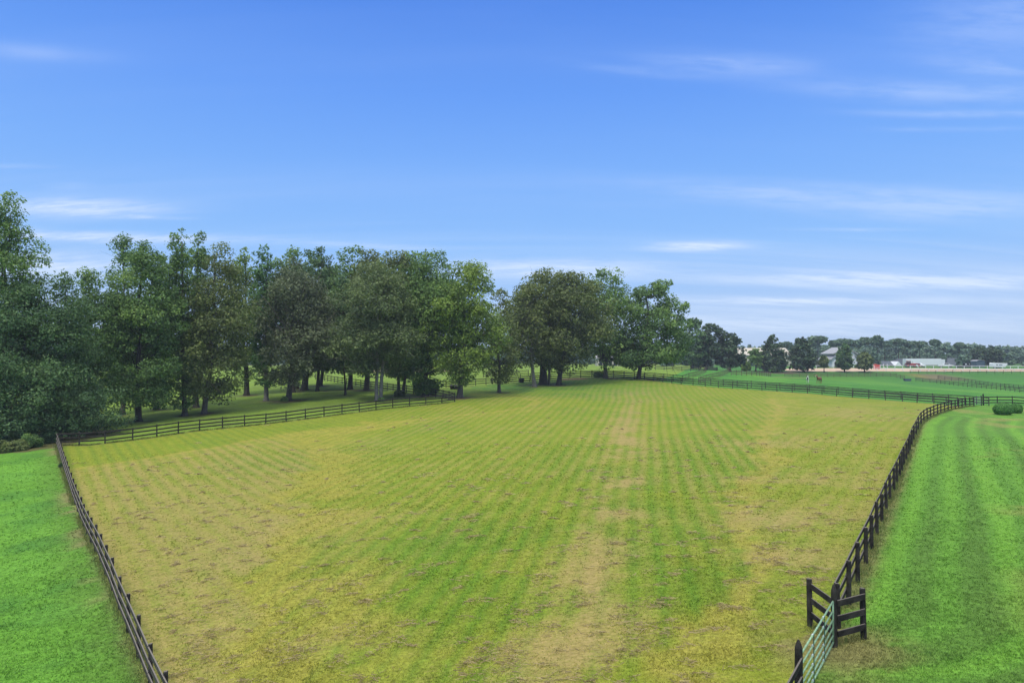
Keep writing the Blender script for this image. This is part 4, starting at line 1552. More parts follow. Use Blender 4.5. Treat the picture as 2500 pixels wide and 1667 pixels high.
# uncut grass along the foot of the fences
r = np.random.default_rng(55)
px_, py_ = [], []
for ln in (L_F1, L_F5, L_F5B, L_F2, [P1, SL], [P1, SR]):
    for a_, b_ in zip(ln[:-1], ln[1:]):
        a_, b_ = np.array(a_), np.array(b_)
        k = int(np.linalg.norm(b_ - a_) * 150) + 1
        t = r.random(k)[:, None]
        keep = fbm(t[:, 0] * 9 + a_[0], t[:, 0] * 0 + a_[1], 7, 3) > 0.42
        p = (a_ + (b_ - a_) * t + r.normal(size=(k, 2)) * 0.13)[keep]
        px_.append(p[:, 0])
        py_.append(p[:, 1])
px_, py_ = np.concatenate(px_), np.concatenate(py_)
k = len(px_)
h = 0.07 + 0.20 * r.random(k) ** 2
a = r.random(k) * 6.28
w = 0.010 * np.clip(py_ / 22, 0.8, 2.5)
le = r.normal(size=(k, 2)) * 0.5 * h[:, None]
pz_ = tz(px_, py_)
v = np.stack([np.stack([px_ - np.cos(a) * w, py_ - np.sin(a) * w, pz_], -1), np.stack([px_ + np.cos(a) * w, py_ + np.sin(a) * w, pz_], -1),
              np.stack([px_ + le[:, 0], py_ + le[:, 1], pz_ + h], -1)], 1).reshape(-1, 3)
tcol = r.random(k)[:, None]
col = np.array([[0.06, 0.15, 0.025]]) * (1 - tcol) + np.array([[0.30, 0.27, 0.09]]) * tcol
me = np_mesh('fence_line_grass', v, np.arange(len(v)).reshape(-1, 3), BLADE, False, {'growth': np.repeat(col, 3, 0)})
tag(link(bpy.data.objects.new('fence_line_grass', me)), 'longer uncut grass along the foot of the fences', None, None, 'stuff')
blades('stubble', 'mown grass standing in the hay field', 12, 150000,
       lambda X, Y: (poly_sd(X, Y, _fieldp) > 0.1) & (np.random.default_rng(3).random(len(X)) > sample(haygrid, X, Y) * 0.8), 0.02, 0.055, 0.011, BLADE, gcol)


def hayc(X, Y, r):
    t = r.random(len(X))[:, None]
    return np.array([[0.20, 0.14, 0.065]]) * (1 - t) + np.array([[0.46, 0.34, 0.16]]) * t


# loose wisps of cut hay: many thin strands gathered in small ragged heaps
r = np.random.default_rng(77)
n = 1700
Y = 1 / (1 / 14 - r.random(n) * (1 / 14 - 1 / 100))
X = (r.random(n) * 2500 - 1250) / F * Y
ok = (poly_sd(X, Y, _fieldp) > 0.5) & (r.random(n) < 0.15 + 1.3 * np.clip(sample(haygrid, X, Y), 0, 1) + 0.25 * (fbm(X * 0.2, Y * 0.2, 9, 3) > 0.5))
X, Y = X[ok], Y[ok]
n = len(X)
ns = 30
ln_ = 0.14 + 0.32 * r.random(n) ** 2
orient = r.normal(size=n) * 0.5
gxs = np.repeat(X, ns)
gys = np.repeat(Y, ns)
e1 = r.normal(size=n * ns) * np.repeat(ln_, ns)
e2 = r.normal(size=n * ns) * np.repeat(ln_ * 0.42, ns)
co, si = np.cos(np.repeat(orient, ns)), np.sin(np.repeat(orient, ns))
px_ = gxs + e1 * co - e2 * si
py_ = gys + e1 * si + e2 * co
hh = 0.07 * np.exp(-(e1 / np.repeat(ln_, ns)) ** 2 - (e2 / np.repeat(ln_ * 0.42, ns)) ** 2) * (0.5 + r.random(n * ns))
pz_ = tz(px_, py_) + 0.012 + hh
a = r.random(n * ns) * 6.28
L_ = 0.05 + 0.09 * r.random(n * ns)
wd = 0.007 * np.clip(gys / 20, 1, 3)
dx, dy = np.cos(a) * L_, np.sin(a) * L_
v = np.stack([np.stack([px_ - dx, py_ - dy, pz_ + r.normal(size=n * ns) * 0.012], -1), np.stack([px_ + dx, py_ + dy, pz_ + r.normal(size=n * ns) * 0.012], -1),
              np.stack([px_ + dx * 0.9 - dy / L_ * wd, py_ + dy * 0.9 + dx / L_ * wd, pz_ + wd], -1),
              np.stack([px_ - dx * 0.9 - dy / L_ * wd, py_ - dy * 0.9 + dx / L_ * wd, pz_ + wd], -1)], 1).reshape(-1, 3)
me = np_mesh('hay_wisps', v, np.arange(len(v)).reshape(-1, 4), BLADE, False, {'growth': np.repeat(hayc(px_, py_, r) * np.array([[1.35, 1.5, 1.5]]), 4, 0)})
tag(link(bpy.data.objects.new('hay_wisps', me)), 'loose brown wisps of cut hay scattered over the field', None, None, 'stuff')

# ------------------------------------------------------------------ riding arena and its white rails
def onY(px, Y):
    X = (px - 1250) / F * Y
    return np.array([X, Y, g1(X, Y)])


xs = np.linspace((1930 - 1250) / F * 252, 320, 90)
V = []
for X in xs:
    for k in range(10):
        t = k / 9
        y0 = 252.5 + (X - 100) * 0.002
        y1 = 276
        yy = y0 + (y1 - y0) * t
        V.append((X, yy, g1(X, yy) + 0.07))
fs = []
for i in range(len(xs) - 1):
    for k in range(9):
        a_ = i * 10 + k
        fs.append((a_, a_ + 10, a_ + 11, a_ + 1))
SAND = flat('arena_sand', (0.50, 0.37, 0.26), 0.95, 0.12, 0.4, spec=0.1)
me = np_mesh('riding_arena', np.array(V), np.array(fs), SAND)
tag(link(bpy.data.objects.new('riding_arena', me)), 'sandy riding arena strip', kind='structure')


def arena_rail(label, px0, px1, Y, lean, step=3.05, h=1.1, rev=False):
    a, b = onY(px0, Y), onY(px1, Y)
    n = int(np.linalg.norm(b - a) / step)
    root = empty('arena_rail', tuple(a))
    tag(root, label, 'railing', 'white rails of the riding arena')
    me = MB().bar((0, 0, -0.05), (-lean, 0, h), 0.14, 0.14, up=(0, 1, 0))
    post0 = None
    prev = None
    for k in range(n + 1):
        X = a[0] + (b[0] - a[0]) * k / n
        z = g1(X, Y)
        if post0 is None:
            post0 = me.build('post', WHITE, root)
            po = post0
        else:
            po = link(post0.copy(), root)
        po.location = (X - a[0], 0, z - a[2])
        if prev is not None:
            MB().bar((prev[0] - a[0] - lean, 0, prev[1] + h - a[2]), (X - a[0] - lean, 0, z + h - a[2]), 0.12, 0.15).build('rail', WHITE, root)
        prev = (X, z)
    return root


arena_rail('nearer white arena rail with slanted posts along the front edge of the sand', 2122, 2560, 253.5, 0.42)
arena_rail('farther white arena rail behind the sand, in front of the vehicles', 2128, 2560, 277.0, 0.0)
arena_rail('white arena rail section left of and behind the white house trees', 1950, 2056, 277.5, 0.0)


# ------------------------------------------------------------------ buildings
def gable(mb_wall, mb_roof, w, d, hw, hr, over=0.5, th=0.18, x0=0.0, y0=0.0, along='x'):
    """walls and pitched roof; ridge runs along 'x' or 'y'"""
    if along == 'x':
        mb_wall.prism([(y0, 0), (y0 + d, 0), (y0 + d, hw), (y0 + d / 2, hw + hr), (y0, hw)], x0, x0 + w, 'x')
        for sgn in (0, 1):
            ye = y0 - over if sgn == 0 else y0 + d + over
            ze = hw - over * hr / (d / 2)
            p = [(ye, ze + 0.02), (y0 + d / 2, hw + hr + 0.02), (y0 + d / 2, hw + hr + th), (ye, ze + th)]
            mb_roof.prism(p, x0 - over, x0 + w + over, 'x')
    else:
        mb_wall.prism([(x0, 0), (x0 + w, 0), (x0 + w, hw), (x0 + w / 2, hw + hr), (x0, hw)], y0, y0 + d, 'y')
        for sgn in (0, 1):
            xe = x0 - over if sgn == 0 else x0 + w + over
            ze = hw - over * hr / (w / 2)
            p = [(xe, ze + 0.02), (x0 + w / 2, hw + hr + 0.02), (x0 + w / 2, hw + hr + th), (xe, ze + th)]
            mb_roof.prism(p, y0 - over, y0 + d + over, 'y')


# tan barn
b = onY(1795, 330)
root = empty('barn', tuple(b + np.array([0, 0, -0.2])))
tag(root, 'large tan metal barn half hidden behind the pointed pear tree', 'barn')
w_, r_ = MB(), MB()
hB = (868 - 849) / F * 336 - (b[2] - CAMZ)
gable(w_, r_, 27.0, 16.0, hB * 0.62, hB * 0.38, 0.4)
w_.build('wall', TAN_METAL, root)
r_.build('roof', flat('tan_roof', (0.48, 0.43, 0.33), 0.5, 0.06, 0.5), root)
for k in range(4):
    MB().box((4 + 6 * k, -0.04, 1.8), (3.2, 0.06, 3.6)).build('door', DARK, root)
# white monitor barn / house
b = onY(2031, 290)
px = 290 / F
root = empty('house', tuple(b + np.array([0, 0, -0.1])))
tag(root, 'white two-tiered gabled house with a raised centre behind the upright oval tree', 'house')
Wt = 62 * px
hl = 20.5 * px
w_, r_ = MB(), MB()
cxm = Wt / 2
c0, c1 = 9 * px, Wt - 7 * px
w_.prism([(0, 0), (Wt, 0), (Wt, hl), (c1, hl + 8 * px), (c0, hl + 8 * px), (0, hl)], 0, 11, 'y')
w_.prism([(c0, hl + 8 * px + .01), (c1, hl + 8 * px + .01), (c1, hl + 15 * px), ((c0 + c1) / 2, hl + 27 * px), (c0, hl + 15 * px)], 0.01, 10.99, 'y')
w_.build('wall', OFFWHITE, root)
th = 0.35
for (xa, za, xb, zb) in ((-0.8, hl - 0.4, c0 - .02, hl + 8.5 * px), (Wt + 0.8, hl - 0.4, c1 + .02, hl + 8.5 * px),
                         (c0 - 1.3, hl + 12 * px, (c0 + c1) / 2, hl + 27.3 * px), (c1 + 1.3, hl + 12 * px, (c0 + c1) / 2, hl + 27.3 * px)):
    MB().prism([(xa, za), (xb, zb), (xb, zb + th), (xa, za + th)], -0.7, 11.7, 'y').build('roof', LIGHTROOF, root)
fr = MB().box((9.0 * px, -0.05, 7.2 * px), (9.5 * px, 0.12, 14.4 * px)).build('door', WHITE, root)
MB().box((9.0 * px, -0.13, 6.7 * px), (7 * px, 0.06, 13.2 * px)).build('pane', DARK, fr)
for (xx, zz, ww, hh_) in ((20, 10, 6, 12), (29, 10, 6, 12), (38, 9, 7, 11), (17, 31, 4, 7), (31, 34, 6, 7), (45, 31, 4, 7)):
    wi = MB().box((xx * px, -0.05, zz * px), (ww * px + 0.25, 0.12, hh_ * px + 0.25)).build('window', WHITE, root)
    MB().box((xx * px, -0.13, zz * px), (ww * px, 0.06, hh_ * px)).build('pane', GLASS, wi)
MB().tube([(53 * px, -0.12, 12.5 * px), (53 * px, 0.02, 12.5 * px)], 2.6 * px, 4).build('window', GLASS, root)
for k in (0, 1, 2, 3):
    MB().box((17 * px + k * 10 * px, -1.6, hl * 0.48), (0.25, 0.25, hl * 0.96)).build('porch_post', WHITE, root)
MB().box((32 * px, -1.0, hl * 0.97), (34 * px, 2.0, 0.25)).build('porch_roof', LIGHTROOF, root)

# low houses behind the arena
def low_house(label, px0, px1, Yd, pytop, pyeave, mat, hip=True, gable_px=None, deep=12):
    b = onY(px0, Yd)
    root = empty('house', tuple(b + np.array([0, 0, -0.2])))
    tag(root, label, 'house')
    p = Yd / F
    w = (px1 - px0) * p
    he = (868 - pyeave) * p - (b[2] - CAMZ) + 0.2
    ht = (868 - pytop) * p - (b[2] - CAMZ) + 0.2
    MB().box((w / 2, deep / 2, he / 2), (w - 0.6, deep - 0.6, he)).build('wall', OFFWHITE, root)
    e = min(w * 0.3, deep * 0.55) if hip else -0.2
    vs = [(-0.4, -0.4, he), (w + 0.4, -0.4, he), (w + 0.4, deep + 0.4, he), (-0.4, deep + 0.4, he), (e, deep / 2, ht), (w - e, deep / 2, ht)]
    MB().add(vs, [(0, 1, 5, 4), (2, 3, 4, 5), (1, 2, 5), (3, 0, 4), (3, 2, 1, 0)]).build('roof', mat, root)
    if gable_px:
        ga_, gb_, gt_ = gable_px
        xa, xb = (ga_ - px0) * p, (gb_ - px0) * p
        zt = (868 - gt_) * p - (b[2] - CAMZ) + 0.2
        MB().prism([(xa, 0), (xb, 0), (xb, he), ((xa + xb) / 2, zt), (xa, he)], -1.5, deep * 0.45, 'y').build('gable_wing', WHITE, root)
    for k in range(3):
        MB().box((w * (0.2 + 0.3 * k), 0.27, he * 0.55), (1.2, 0.08, 1.2)).build('window', GLASS, root)
    return root


low_house('low house with a grey roof and a white gable left of the tractor', 2153, 2196, 330, 881.5, 892, GREYROOF, False, (2181, 2197, 882))
low_house('grey hip-roofed house partly behind the left end of the white semitrailer', 2190, 2240, 345, 875.5, 892, GREYROOF, True)
low_house('wide grey hip-roofed house between the semitrailer and the two dark round trees', 2312, 2376, 345, 874, 892, GREYROOF, True)
b = onY(1458, 300)
root = empty('shed', tuple(b + np.array([0, 0, -.2])))
tag(root, 'pale open-fronted shed seen under the crown of the tall green tree', 'shed')
pp = 300 / F
zb_ = 868 - (b[2] - CAMZ) / pp
hh_ = (zb_ - 866) * pp
w_, r_ = MB(), MB()
gable(w_, r_, 62 * pp, 8, hh_ * 0.72, hh_ * 0.28, 0.5)
w_.build('wall', TAN_METAL, root)
r_.build('roof', LIGHTROOF, root)
for k in range(5):
    MB().box((1.6 + k * 2.1, -0.05, hh_ * 0.3), (1.4, 0.1, hh_ * 0.58)).build('bay', DARK, root)
b = onY(1840, 340)
# dark tank shed by the round trees
b = onY(2384, 306)
root = empty('shed', tuple(b))
tag(root, 'dark slate shed with a rounded roof in front of the two dark round trees', 'shed')
pp = 306 / F
MB().prism([(0, 0), (20 * pp, 0), (20 * pp, 14 * pp)] + [(10 * pp + 10 * pp * math.cos(t), 14 * pp + 2.6 * pp * math.sin(t)) for t in np.linspace(0.2, 2.94, 8)] + [(0, 14 * pp)], 0, 4, 'y').build('wall', SLATE, root)
MB().prism([(10 * pp + 10.4 * pp * math.cos(t), 14 * pp + 2.9 * pp * math.sin(t)) for t in np.linspace(0.2, 2.94, 8)] + [(10 * pp + 10.4 * pp * math.cos(t), 14.5 * pp + 3.3 * pp * math.sin(t)) for t in np.linspace(2.94, 0.2, 8)], -0.2, 4.2, 'y').build('roof', LIGHTROOF, root)


# ------------------------------------------------------------------ vehicles
def wheel(root, x, y, rad, wdt, rim=CHROME):
    w = MB().tube([(x, y - wdt / 2, rad), (x, y + wdt / 2, rad)], rad, 16).build('wheel', RUBBER, root)
    MB().tube([(x, y - wdt / 2 - 0.02, rad), (x, y + wdt / 2 + 0.02, rad)], rad * 0.5, 12).build('rim', rim, w)


def pickup(label, px, Yd, rz, truck=True):
    b = onY(px, Yd)
    root = empty('pickup_truck' if truck else 'suv', tuple(b), rz)
    tag(root, label, 'pickup' if truck else 'car')
    if truck:
        body = [(-2.8, .45), (2.75, .45), (2.85, .75), (2.75, 1.1), (1.5, 1.2), (1.45, 1.22), (-2.8, 1.22)]
        cab = [(-0.75, 1.22), (1.5, 1.22), (0.85, 1.85), (-0.65, 1.88)]
    else:
        body = [(-2.4, .4), (2.4, .4), (2.45, .75), (2.3, 1.05), (1.3, 1.15), (-2.4, 1.15)]
        cab = [(-2.3, 1.15), (1.3, 1.15), (0.7, 1.75), (-2.1, 1.78)]
    MB().prism(body, -0.98, 0.98, 'y').build('body', WHITE, root, bevel=0.04)
    MB().prism(cab, -0.86, 0.86, 'y').build('cab', WHITE, root, bevel=0.05)
    gl_ = [(cab[0][0] + .15, 1.28), (cab[1][0] - .25, 1.28), (cab[2][0] - .08, 1.78), (cab[3][0] + .1, 1.78)] if truck else [(-2.0, 1.2), (1.0, 1.2), (0.62, 1.68), (-1.9, 1.68)]
    MB().prism(gl_, -0.885, 0.885, 'y').build('window', GLASS, root)
    for sx in (-1.75, 1.85):
        for sy in (-0.9, 0.9):
            wheel(root, sx * (1 if truck else 0.85), sy, 0.4, 0.26)
    for sy in (-0.7, 0.7):
        MB().box((2.80 if truck else 2.40, sy, 0.92), (0.12, 0.4, 0.2)).build('headlight', CHROME, root)
    MB().box((-2.82 if truck else -2.42, 0, 0.55), (0.12, 1.9, 0.2)).build('bumper', CHROME, root)
    return root


pickup('white pickup truck parked under the right end of the semitrailer', 2308, 300, R(-22))
pickup('white car parked between the red tractor and the semitrailer middle', 2243, 300, R(-50), False)

b = onY(2211, 312)
root = empty('semitrailer', tuple(b))
tag(root, 'long white semitrailer box parked behind the arena', 'trailer')
pp = 312 / F
Lx = 87 * pp
zt = (868 - 875.5) * pp - (b[2] - CAMZ)
zb_ = (868 - 891) * pp - (b[2] - CAMZ)
MB().box((Lx / 2, 1.3, (zt + zb_) / 2), (Lx, 2.6, zt - zb_)).build('box', WHITE, root, bevel=0.05)
MB().box((Lx / 2, 1.3, zb_ - 0.12), (Lx - 0.2, 2.3, 0.22)).build('chassis', DARK, root)
for k in range(2):
    for y_ in (0.2, 2.4):
        wheel(root, 1.6 + 1.3 * k, y_, 0.52, 0.3)
for y_ in (0.4, 2.2):
    MB().box((Lx - 3.4, y_, zb_ / 2), (0.15, 0.15, zb_)).build('landing_leg', CHROME, root)
b = onY(2298.5, 312)
root = empty('box_trailer', tuple(b))
tag(root, 'short white box trailer directly right of the long semitrailer', 'trailer')
MB().box((4.6 * pp, 1.3, (zt + zb_) / 2 - 0.15), (8.6 * pp, 2.4, zt - zb_ - .3)).build('box', WHITE, root, bevel=0.05)
MB().box((4.6 * pp, 1.3, zb_ - 0.1), (8.6 * pp, 2.1, 0.2)).build('chassis', DARK, root)
wheel(root, 3 * pp, 0.2, 0.5, 0.3)
wheel(root, 3 * pp, 2.4, 0.5, 0.3)
MB().box((7.4 * pp, 0.4, zb_ / 2), (0.15, 0.15, zb_)).build('landing_leg', CHROME, root)

# tractor
b = onY(2221, 296)
root = empty('tractor', tuple(b), R(-12))
tag(root, 'red farm tractor with a dark cab and front loader before the semitrailer', 'tractor')
MB().prism([(-1.6, .8), (2.2, .8), (2.25, 1.5), (0.3, 1.75), (-0.2, 1.6), (-1.6, 1.5)], -0.5, 0.5, 'y').build('body', RED, root, bevel=0.05)
cb_ = MB()
for sx in (-1.35, 0.15):
    for sy in (-.62, .62):
        cb_.bar((sx, sy, 1.4), (sx * 0.9, sy * 0.92, 2.6), .09, .09)
cb_.build('cab_frame', DARK, root)
MB().prism([(-1.25, 1.6), (0.1, 1.6), (0.05, 2.5), (-1.15, 2.5)], -0.55, 0.55, 'y').build('cab_glass', GLASS, root)
MB().box((-0.6, 0, 2.68), (1.7, 1.45, 0.16)).build('cab_roof', RED, root, bevel=0.04)
for sy in (-.85, .85):
    wheel(root, -1.05, sy, 0.85, 0.45, RED)
    wheel(root, 1.75, sy, 0.5, 0.32, RED)
    MB().box((-1.05, sy, 1.78), (1.5, 0.5, 0.1)).build('fender', RED, root)
MB().tube([(1.2, 0.3, 1.6), (1.2, 0.3, 2.6)], 0.05, 8).build('exhaust', DARK, root)
for sy in (-.6, .6):
    MB().tube([(0.6, sy, 1.5), (2.6, sy, 1.7), (3.6, sy, 0.9)], 0.1, 6).build('loader_arm', RED, root)
MB().prism([(3.5, .3), (4.3, .25), (4.2, .4), (3.7, .45), (3.75, 1.1), (3.55, 1.1)], -1.0, 1.0, 'y').build('bucket', RED, root)

# horse trailer
b = onY(2423.5, 284)
pp = 284 / F
root = empty('horse_trailer', tuple(b), R(2))
tag(root, 'white horse trailer with two dark windows behind the arena rail at the right', 'trailer')
hT = 12.4 * pp
Lh = 32 * pp
MB().prism([(0, .45), (Lh, .45), (Lh + .2, hT * .55), (Lh + 4.5 * pp, hT * .6), (Lh + 5 * pp, hT * .95), (0.3, hT + .12), (0, hT * .9)], 0, 2.2, 'y').build('body', WHITE, root, bevel=0.06)
for x_, ww in ((10.5, 4.5), (19.5, 8)):
    MB().box((x_ * pp, -0.02, hT * 0.68), (ww * pp, 0.06, 1.7 * pp)).build('window', GLASS, root)
MB().box((Lh * .5, -0.02, hT * 0.42), (Lh * .96, 0.04, 0.08)).build('trim', CHROME, root)
for k in range(2):
    wheel(root, 12 * pp + k * 1.0, 0.15, 0.38, 0.25)
    wheel(root, 12 * pp + k * 1.0, 2.05, 0.38, 0.25)

# two black carts with round pale marks
for k, (px, lb) in enumerate(((2353.5, 'left one of two black wheeled carts with a pale round mark behind the arena'), (2362.5, 'right one of two black wheeled carts behind the arena'))):
    b = onY(px, 292)
    root = empty('cart', tuple(b))
    tag(root, lb, 'cart', 'black carts behind the arena')
    MB().prism([(0, .5), (1.35, .5), (1.4, 2.0), (1.1, 2.2), (0.1, 2.2), (-.05, 2.0)], 0, 1.4, 'y').build('body', BLACKPL, root, bevel=0.04)
    MB().tube([(0.75, -0.03, 1.5), (0.75, 0.02, 1.5)], 0.28 if k == 0 else 0.16, 12).build('disc', WHITE, root)
    wheel(root, 0.3, 0.1, 0.32, 0.2)
    wheel(root, 1.05, 0.1, 0.32, 0.2)
    wheel(root, 0.3, 1.3, 0.32, 0.2)
    wheel(root, 1.05, 1.3, 0.32, 0.2)

# jumps
b = onY(2132, 266)
pp = 266 / F
root = empty('jump_wall', tuple(b))
tag(root, 'coral red show-jumping panel wall at the left end of the white rails', 'jump')
for (px_0, px_1, hh_) in ((0, 8, 12.5), (8.3, 15.5, 11)):
    fr = MB().box(((px_0 + px_1) / 2 * pp, 0, hh_ * pp * .5), ((px_1 - px_0) * pp, 0.14, hh_ * pp)).build('panel', CORAL, root)
    for k in range(3):
        MB().box(((px_0 + px_1) / 2 * pp, -0.1, hh_ * pp * (0.25 + 0.27 * k)), ((px_1 - px_0) * pp * .96, 0.06, 0.12)).build('pole', OFFWHITE if k == 1 else RED, fr)
MB().bar((-0.4 * pp * 3, -1.2, 0), (0.8 * pp, 0, 11 * pp), 0.1, 0.1).build('wing', WHITE, root)
MB().box((15.8 * pp, -0.05, 5.5 * pp), (0.12, 0.5, 11 * pp)).build('wing', WHITE, root)
b = onY(2156.5, 268)
root = empty('jump_standard', tuple(b))
tag(root, 'white pair of jump standards with a fallen pole, right of the coral panel', 'jump')
for xx in (0, 9.2):
    MB().box((xx * pp, 0, 6.3 * pp), (0.13, 0.13, 12.6 * pp)).build('upright', WHITE, root)
    MB().box((xx * pp, 0, 0.1), (0.2, 1.0, 0.14)).build('foot', WHITE, root)
MB().bar((0.5 * pp, -0.1, 4.6 * pp), (7.5 * pp, -0.1, 0.6 * pp), 0.11, 0.11).build('pole', WHITE, root)

# ------------------------------------------------------------------ small things in the paddocks
g = G(2215, 930)
root = empty('trough', tuple(g), R(5))
tag(root, 'slate blue livestock trough in the gap of the far brown fence', 'trough')
MB().prism([(-1.0, 0), (1.0, 0), (1.15, .75), (.98, .75), (.85, .12), (-.85, .12), (-.98, .75), (-1.15, .75)], -.5, .5, 'y').build('tub', SLATE, root)
for sy in (-.5, .46):
    MB().box((0, sy + .02, .38), (2.0, 0.05, .74)).build('end_wall', SLATE, root)
g = G(1110, 950)
root = empty('roller', tuple(g), R(-5))
tag(root, 'black cylindrical field roller lying beside the trunk at the left grove edge', 'roller')
MB().tube([(-0.75, 0, 0.42), (0.75, 0, 0.42)], 0.42, 18).build('drum', BLACKPL, root, smooth=False)
MB().tube([(-0.85, 0, 0.42), (-0.85, -0.9, 0.5), (0, -1.2, 0.5), (0.85, -0.9, 0.5), (0.85, 0, 0.42)], 0.04, 6).build('frame', DARK, root)
g = G(1273.5, 934)
root = empty('tub', tuple(g))
tag(root, 'dark tapered feed tub by the fence left of the middle clump', 'tub')
mb = MB()
mb.tube([(0, 0, 0), (0, 0, 0.62), (0, 0, 0.78), (0, 0, 0.76), (0, 0, 0.1)], [0.42, 0.54, 0.56, 0.50, 0.36], 16)
mb.build('body', BLACKPL, root)
MB().tube([(0.46, 0, .7), (0.62, 0, .6), (0.46, 0, .5)], 0.02, 6).build('handle', CHROME, root)
shrub('dark brush pile against the fence left of the tall green tree', 1463, 921, 14, 13, 'dark', 30, 'brush_pile', 'brush pile', 0.7)
for k, (px, py, lb) in enumerate(((1873, 907, 'coral red chair-like feeder under the brown board fence, beside the pear tree'),)):
    pass

# ------------------------------------------------------------------ horses
def horse(label, px, py, rz, coat, Ht, mane_mat, pose=0, blaze=None):
    g_ = G(px, py)
    s = Ht / 2.02
    nodes = {  # name: (x forward, y left, z, radius x, radius y)
        'pelvis': (-0.62, 0, 1.22, .30, .29), 'rump': (-0.88, 0, 1.16, .22, .22), 'tail0': (-1.0, 0, 1.22, .06, .06), 'tail1': (-1.08, 0, .95, .065, .06), 'tail2': (-1.08, 0, .55, .03, .03),
        'loin': (-0.30, 0, 1.19, .28, .30), 'barrel': (0.05, 0, 1.12, .31, .33), 'chest': (0.42, 0, 1.14, .28, .32), 'breast': (0.66, 0, 1.20, .20, .24),
        'neck1': (0.84, 0, 1.42, .14, .21), 'neck2': (1.0, 0, 1.66, .105, .16), 'poll': (1.12, 0, 1.88, .085, .11), 'cheek': (1.27, 0, 1.78, .09, .115), 'nose': (1.45, 0, 1.60, .062, .07), 'muzzle': (1.54, 0, 1.50, .055, .058)}
    order = list(nodes)
    edges = [('pelvis', 'rump'), ('rump', 'tail0'), ('tail0', 'tail1'), ('tail1', 'tail2'), ('pelvis', 'loin'), ('loin', 'barrel'), ('barrel', 'chest'), ('chest', 'breast'),
             ('breast', 'neck1'), ('neck1', 'neck2'), ('neck2', 'poll'), ('poll', 'cheek'), ('cheek', 'nose'), ('nose', 'muzzle')]
    for sd_, y_ in (('L', .17), ('R', -.17)):
        st = 0.13 if (sd_ == 'L') == (pose == 0) else -0.10
        nodes.update({'sh' + sd_: (0.52, y_, .98, .13, .13), 'el' + sd_: (0.50 + st * .3, y_, .78, .085, .085), 'kn' + sd_: (0.54 + st, y_, .48, .055, .055), 'fe' + sd_: (0.52 + st * 1.2, y_, .16, .042, .042), 'ho' + sd_: (0.56 + st * 1.3, y_, .03, .058, .055)})
        edges += [('chest', 'sh' + sd_), ('sh' + sd_, 'el' + sd_), ('el' + sd_, 'kn' + sd_), ('kn' + sd_, 'fe' + sd_), ('fe' + sd_, 'ho' + sd_)]
        st = -st
        nodes.update({'th' + sd_: (-0.66, y_, .98, .19, .15), 'st' + sd_: (-0.58 + st * .3, y_, .80, .12, .11), 'hk' + sd_: (-0.86 + st * .7, y_, .54, .062, .06), 'hf' + sd_: (-0.80 + st, y_, .18, .042, .042), 'hh' + sd_: (-0.76 + st, y_, .03, .058, .055)})
        edges += [('pelvis', 'th' + sd_), ('th' + sd_, 'st' + sd_), ('st' + sd_, 'hk' + sd_), ('hk' + sd_, 'hf' + sd_), ('hf' + sd_, 'hh' + sd_)]
    order = list(nodes)
    idx = {k: i for i, k in enumerate(order)}
    me = bpy.data.meshes.new('body')
    me.from_pydata([Vector(nodes[k][:3]) * s for k in order], [(idx[a], idx[b]) for a, b in edges], [])
    tmp = bpy.data.objects.new('body', me)
    COL.objects.link(tmp)
    sk = tmp.modifiers.new('skin', 'SKIN')
    for k, sv in zip(order, me.skin_vertices[0].data):
        sv.radius = (nodes[k][3] * s, nodes[k][4] * s)
        sv.use_root = (k == 'pelvis')
    sub = tmp.modifiers.new('sub', 'SUBSURF')
    sub.levels = 2
    sub.render_levels = 2
    dg = bpy.context.evaluated_depsgraph_get()
    m2 = bpy.data.meshes.new_from_object(tmp.evaluated_get(dg))
    bpy.data.objects.remove(tmp)
    for p in m2.polygons:
        p.use_smooth = True
    m2.materials.clear()
    m2.materials.append(coat)
    root = empty('horse', tuple(g_), rz)
    tag(root, label, 'horse')
    link(bpy.data.objects.new('body', m2), root)
    mb = MB()      # mane as a thin crest of hair
    cr = [(0.70, 1.52), (0.84, 1.74), (0.98, 1.90), (1.10, 2.02), (1.22, 1.93), (1.10, 1.92), (0.98, 1.78), (0.88, 1.62), (0.78, 1.45)]
    mb.prism([(a * s, b * s) for a, b in cr], -0.035 * s, 0.035 * s, 'y').build('mane', mane_mat, root)
    for sy in (-1, 1):
        MB().add([(1.08 * s, sy * .03 * s, 1.93 * s), (1.14 * s, sy * .09 * s, 1.92 * s), (1.13 * s, sy * .07 * s, 2.07 * s), (1.16 * s, sy * .05 * s, 1.93 * s)],
                 [(0, 1, 2), (1, 3, 2), (3, 0, 2), (0, 3, 1)]).build('ear', coat, root)
        MB().tube([(1.28 * s, sy * .088 * s, 1.79 * s), (1.28 * s, sy * .112 * s, 1.79 * s)], 0.022 * s, 8).build('eye', DARK, root)
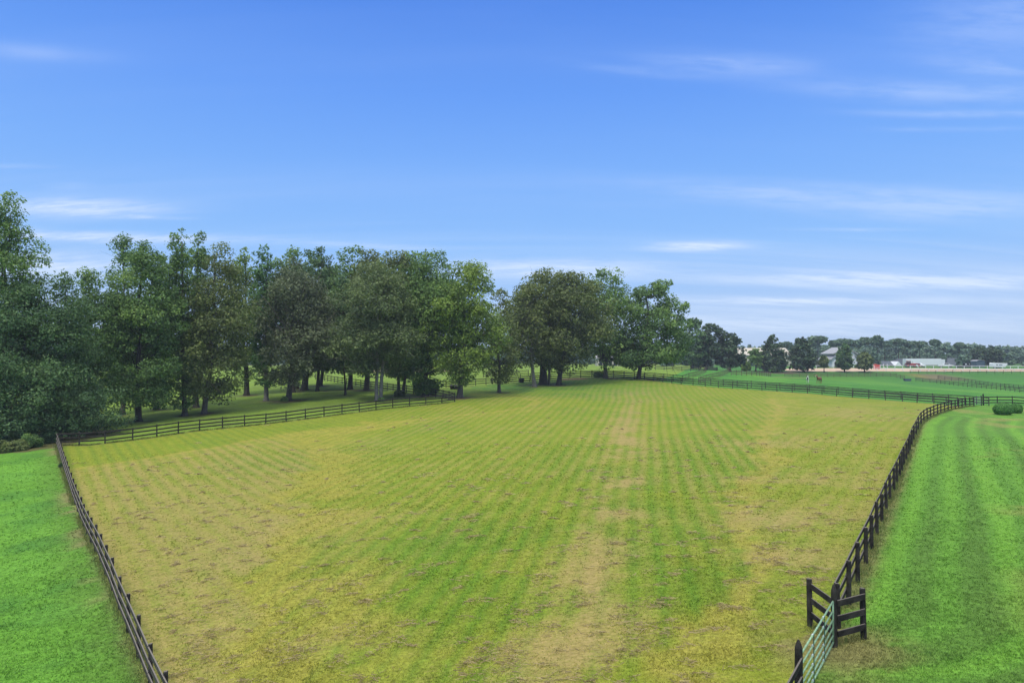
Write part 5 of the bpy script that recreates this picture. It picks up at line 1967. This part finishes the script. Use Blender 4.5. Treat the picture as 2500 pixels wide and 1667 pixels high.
    if blaze:
        MB().bar((1.22 * s, 0, 1.915 * s), (1.55 * s, 0, 1.585 * s), 0.055 * s, 0.03 * s).build('blaze', blaze, root)
    return root


m, N = new_mat('pinto_coat')
t_ = N.n('ShaderNodeTexCoord')
nn_ = N.noise(t_.outputs['Object'], 1.15, 2, 0.5)
sx_ = N.n('ShaderNodeSeparateXYZ')
N.t.links.new(t_.outputs['Object'], sx_.inputs[0])
pv = N.math('ADD', nn_, N.math('MULTIPLY', N.math('ABSOLUTE', N.math('ADD', sx_.outputs[1], 0.02)), -0.9))
finish(N, N.mix(N.maprange(pv, 0.40, 0.44, 0, 1), (0.72, 0.68, 0.62, 1), (0.11, 0.055, 0.035, 1)), 0.7, 0.2)
PINTO = m
SORREL = flat('sorrel_coat', (0.22, 0.065, 0.032), 0.55, 0.2, 3.0)
HAIR = flat('mane_hair', (0.10, 0.05, 0.03), 0.8, 0.3)
HAIR2 = flat('sorrel_mane', (0.24, 0.10, 0.05), 0.8, 0.3)
horse('white and brown pinto horse walking straight toward the camera', 1972, 934.5, R(-112), PINTO, 1.85, HAIR, 0)
horse('reddish brown horse with a white blaze, right of the pinto, turned to the left', 2000, 936.5, R(-140), SORREL, 2.05, HAIR2, 1, WHITE)

# ------------------------------------------------------------------ haze
HAZE = True
if HAZE:
    m = bpy.data.materials.new('haze')
    m.use_nodes = True
    m.node_tree.nodes.clear()
    pv = m.node_tree.nodes.new('ShaderNodeVolumePrincipled')
    pv.inputs['Color'].default_value = (0.82, 0.90, 1.0, 1)
    pv.inputs['Density'].default_value = 0.00029
    pv.inputs['Anisotropy'].default_value = 0.0
    mo = m.node_tree.nodes.new('ShaderNodeOutputMaterial')
    m.node_tree.links.new(pv.outputs[0], mo.inputs['Volume'])
    zlo, zhi = CAMZ - 16.0, CAMZ + 24.0
    o = MB().box((0, 1900, (zlo + zhi) / 2), (9200, 5900, zhi - zlo)).build('haze', m)
    tag(o, 'pale summer haze over the far woods', None, None, 'stuff')
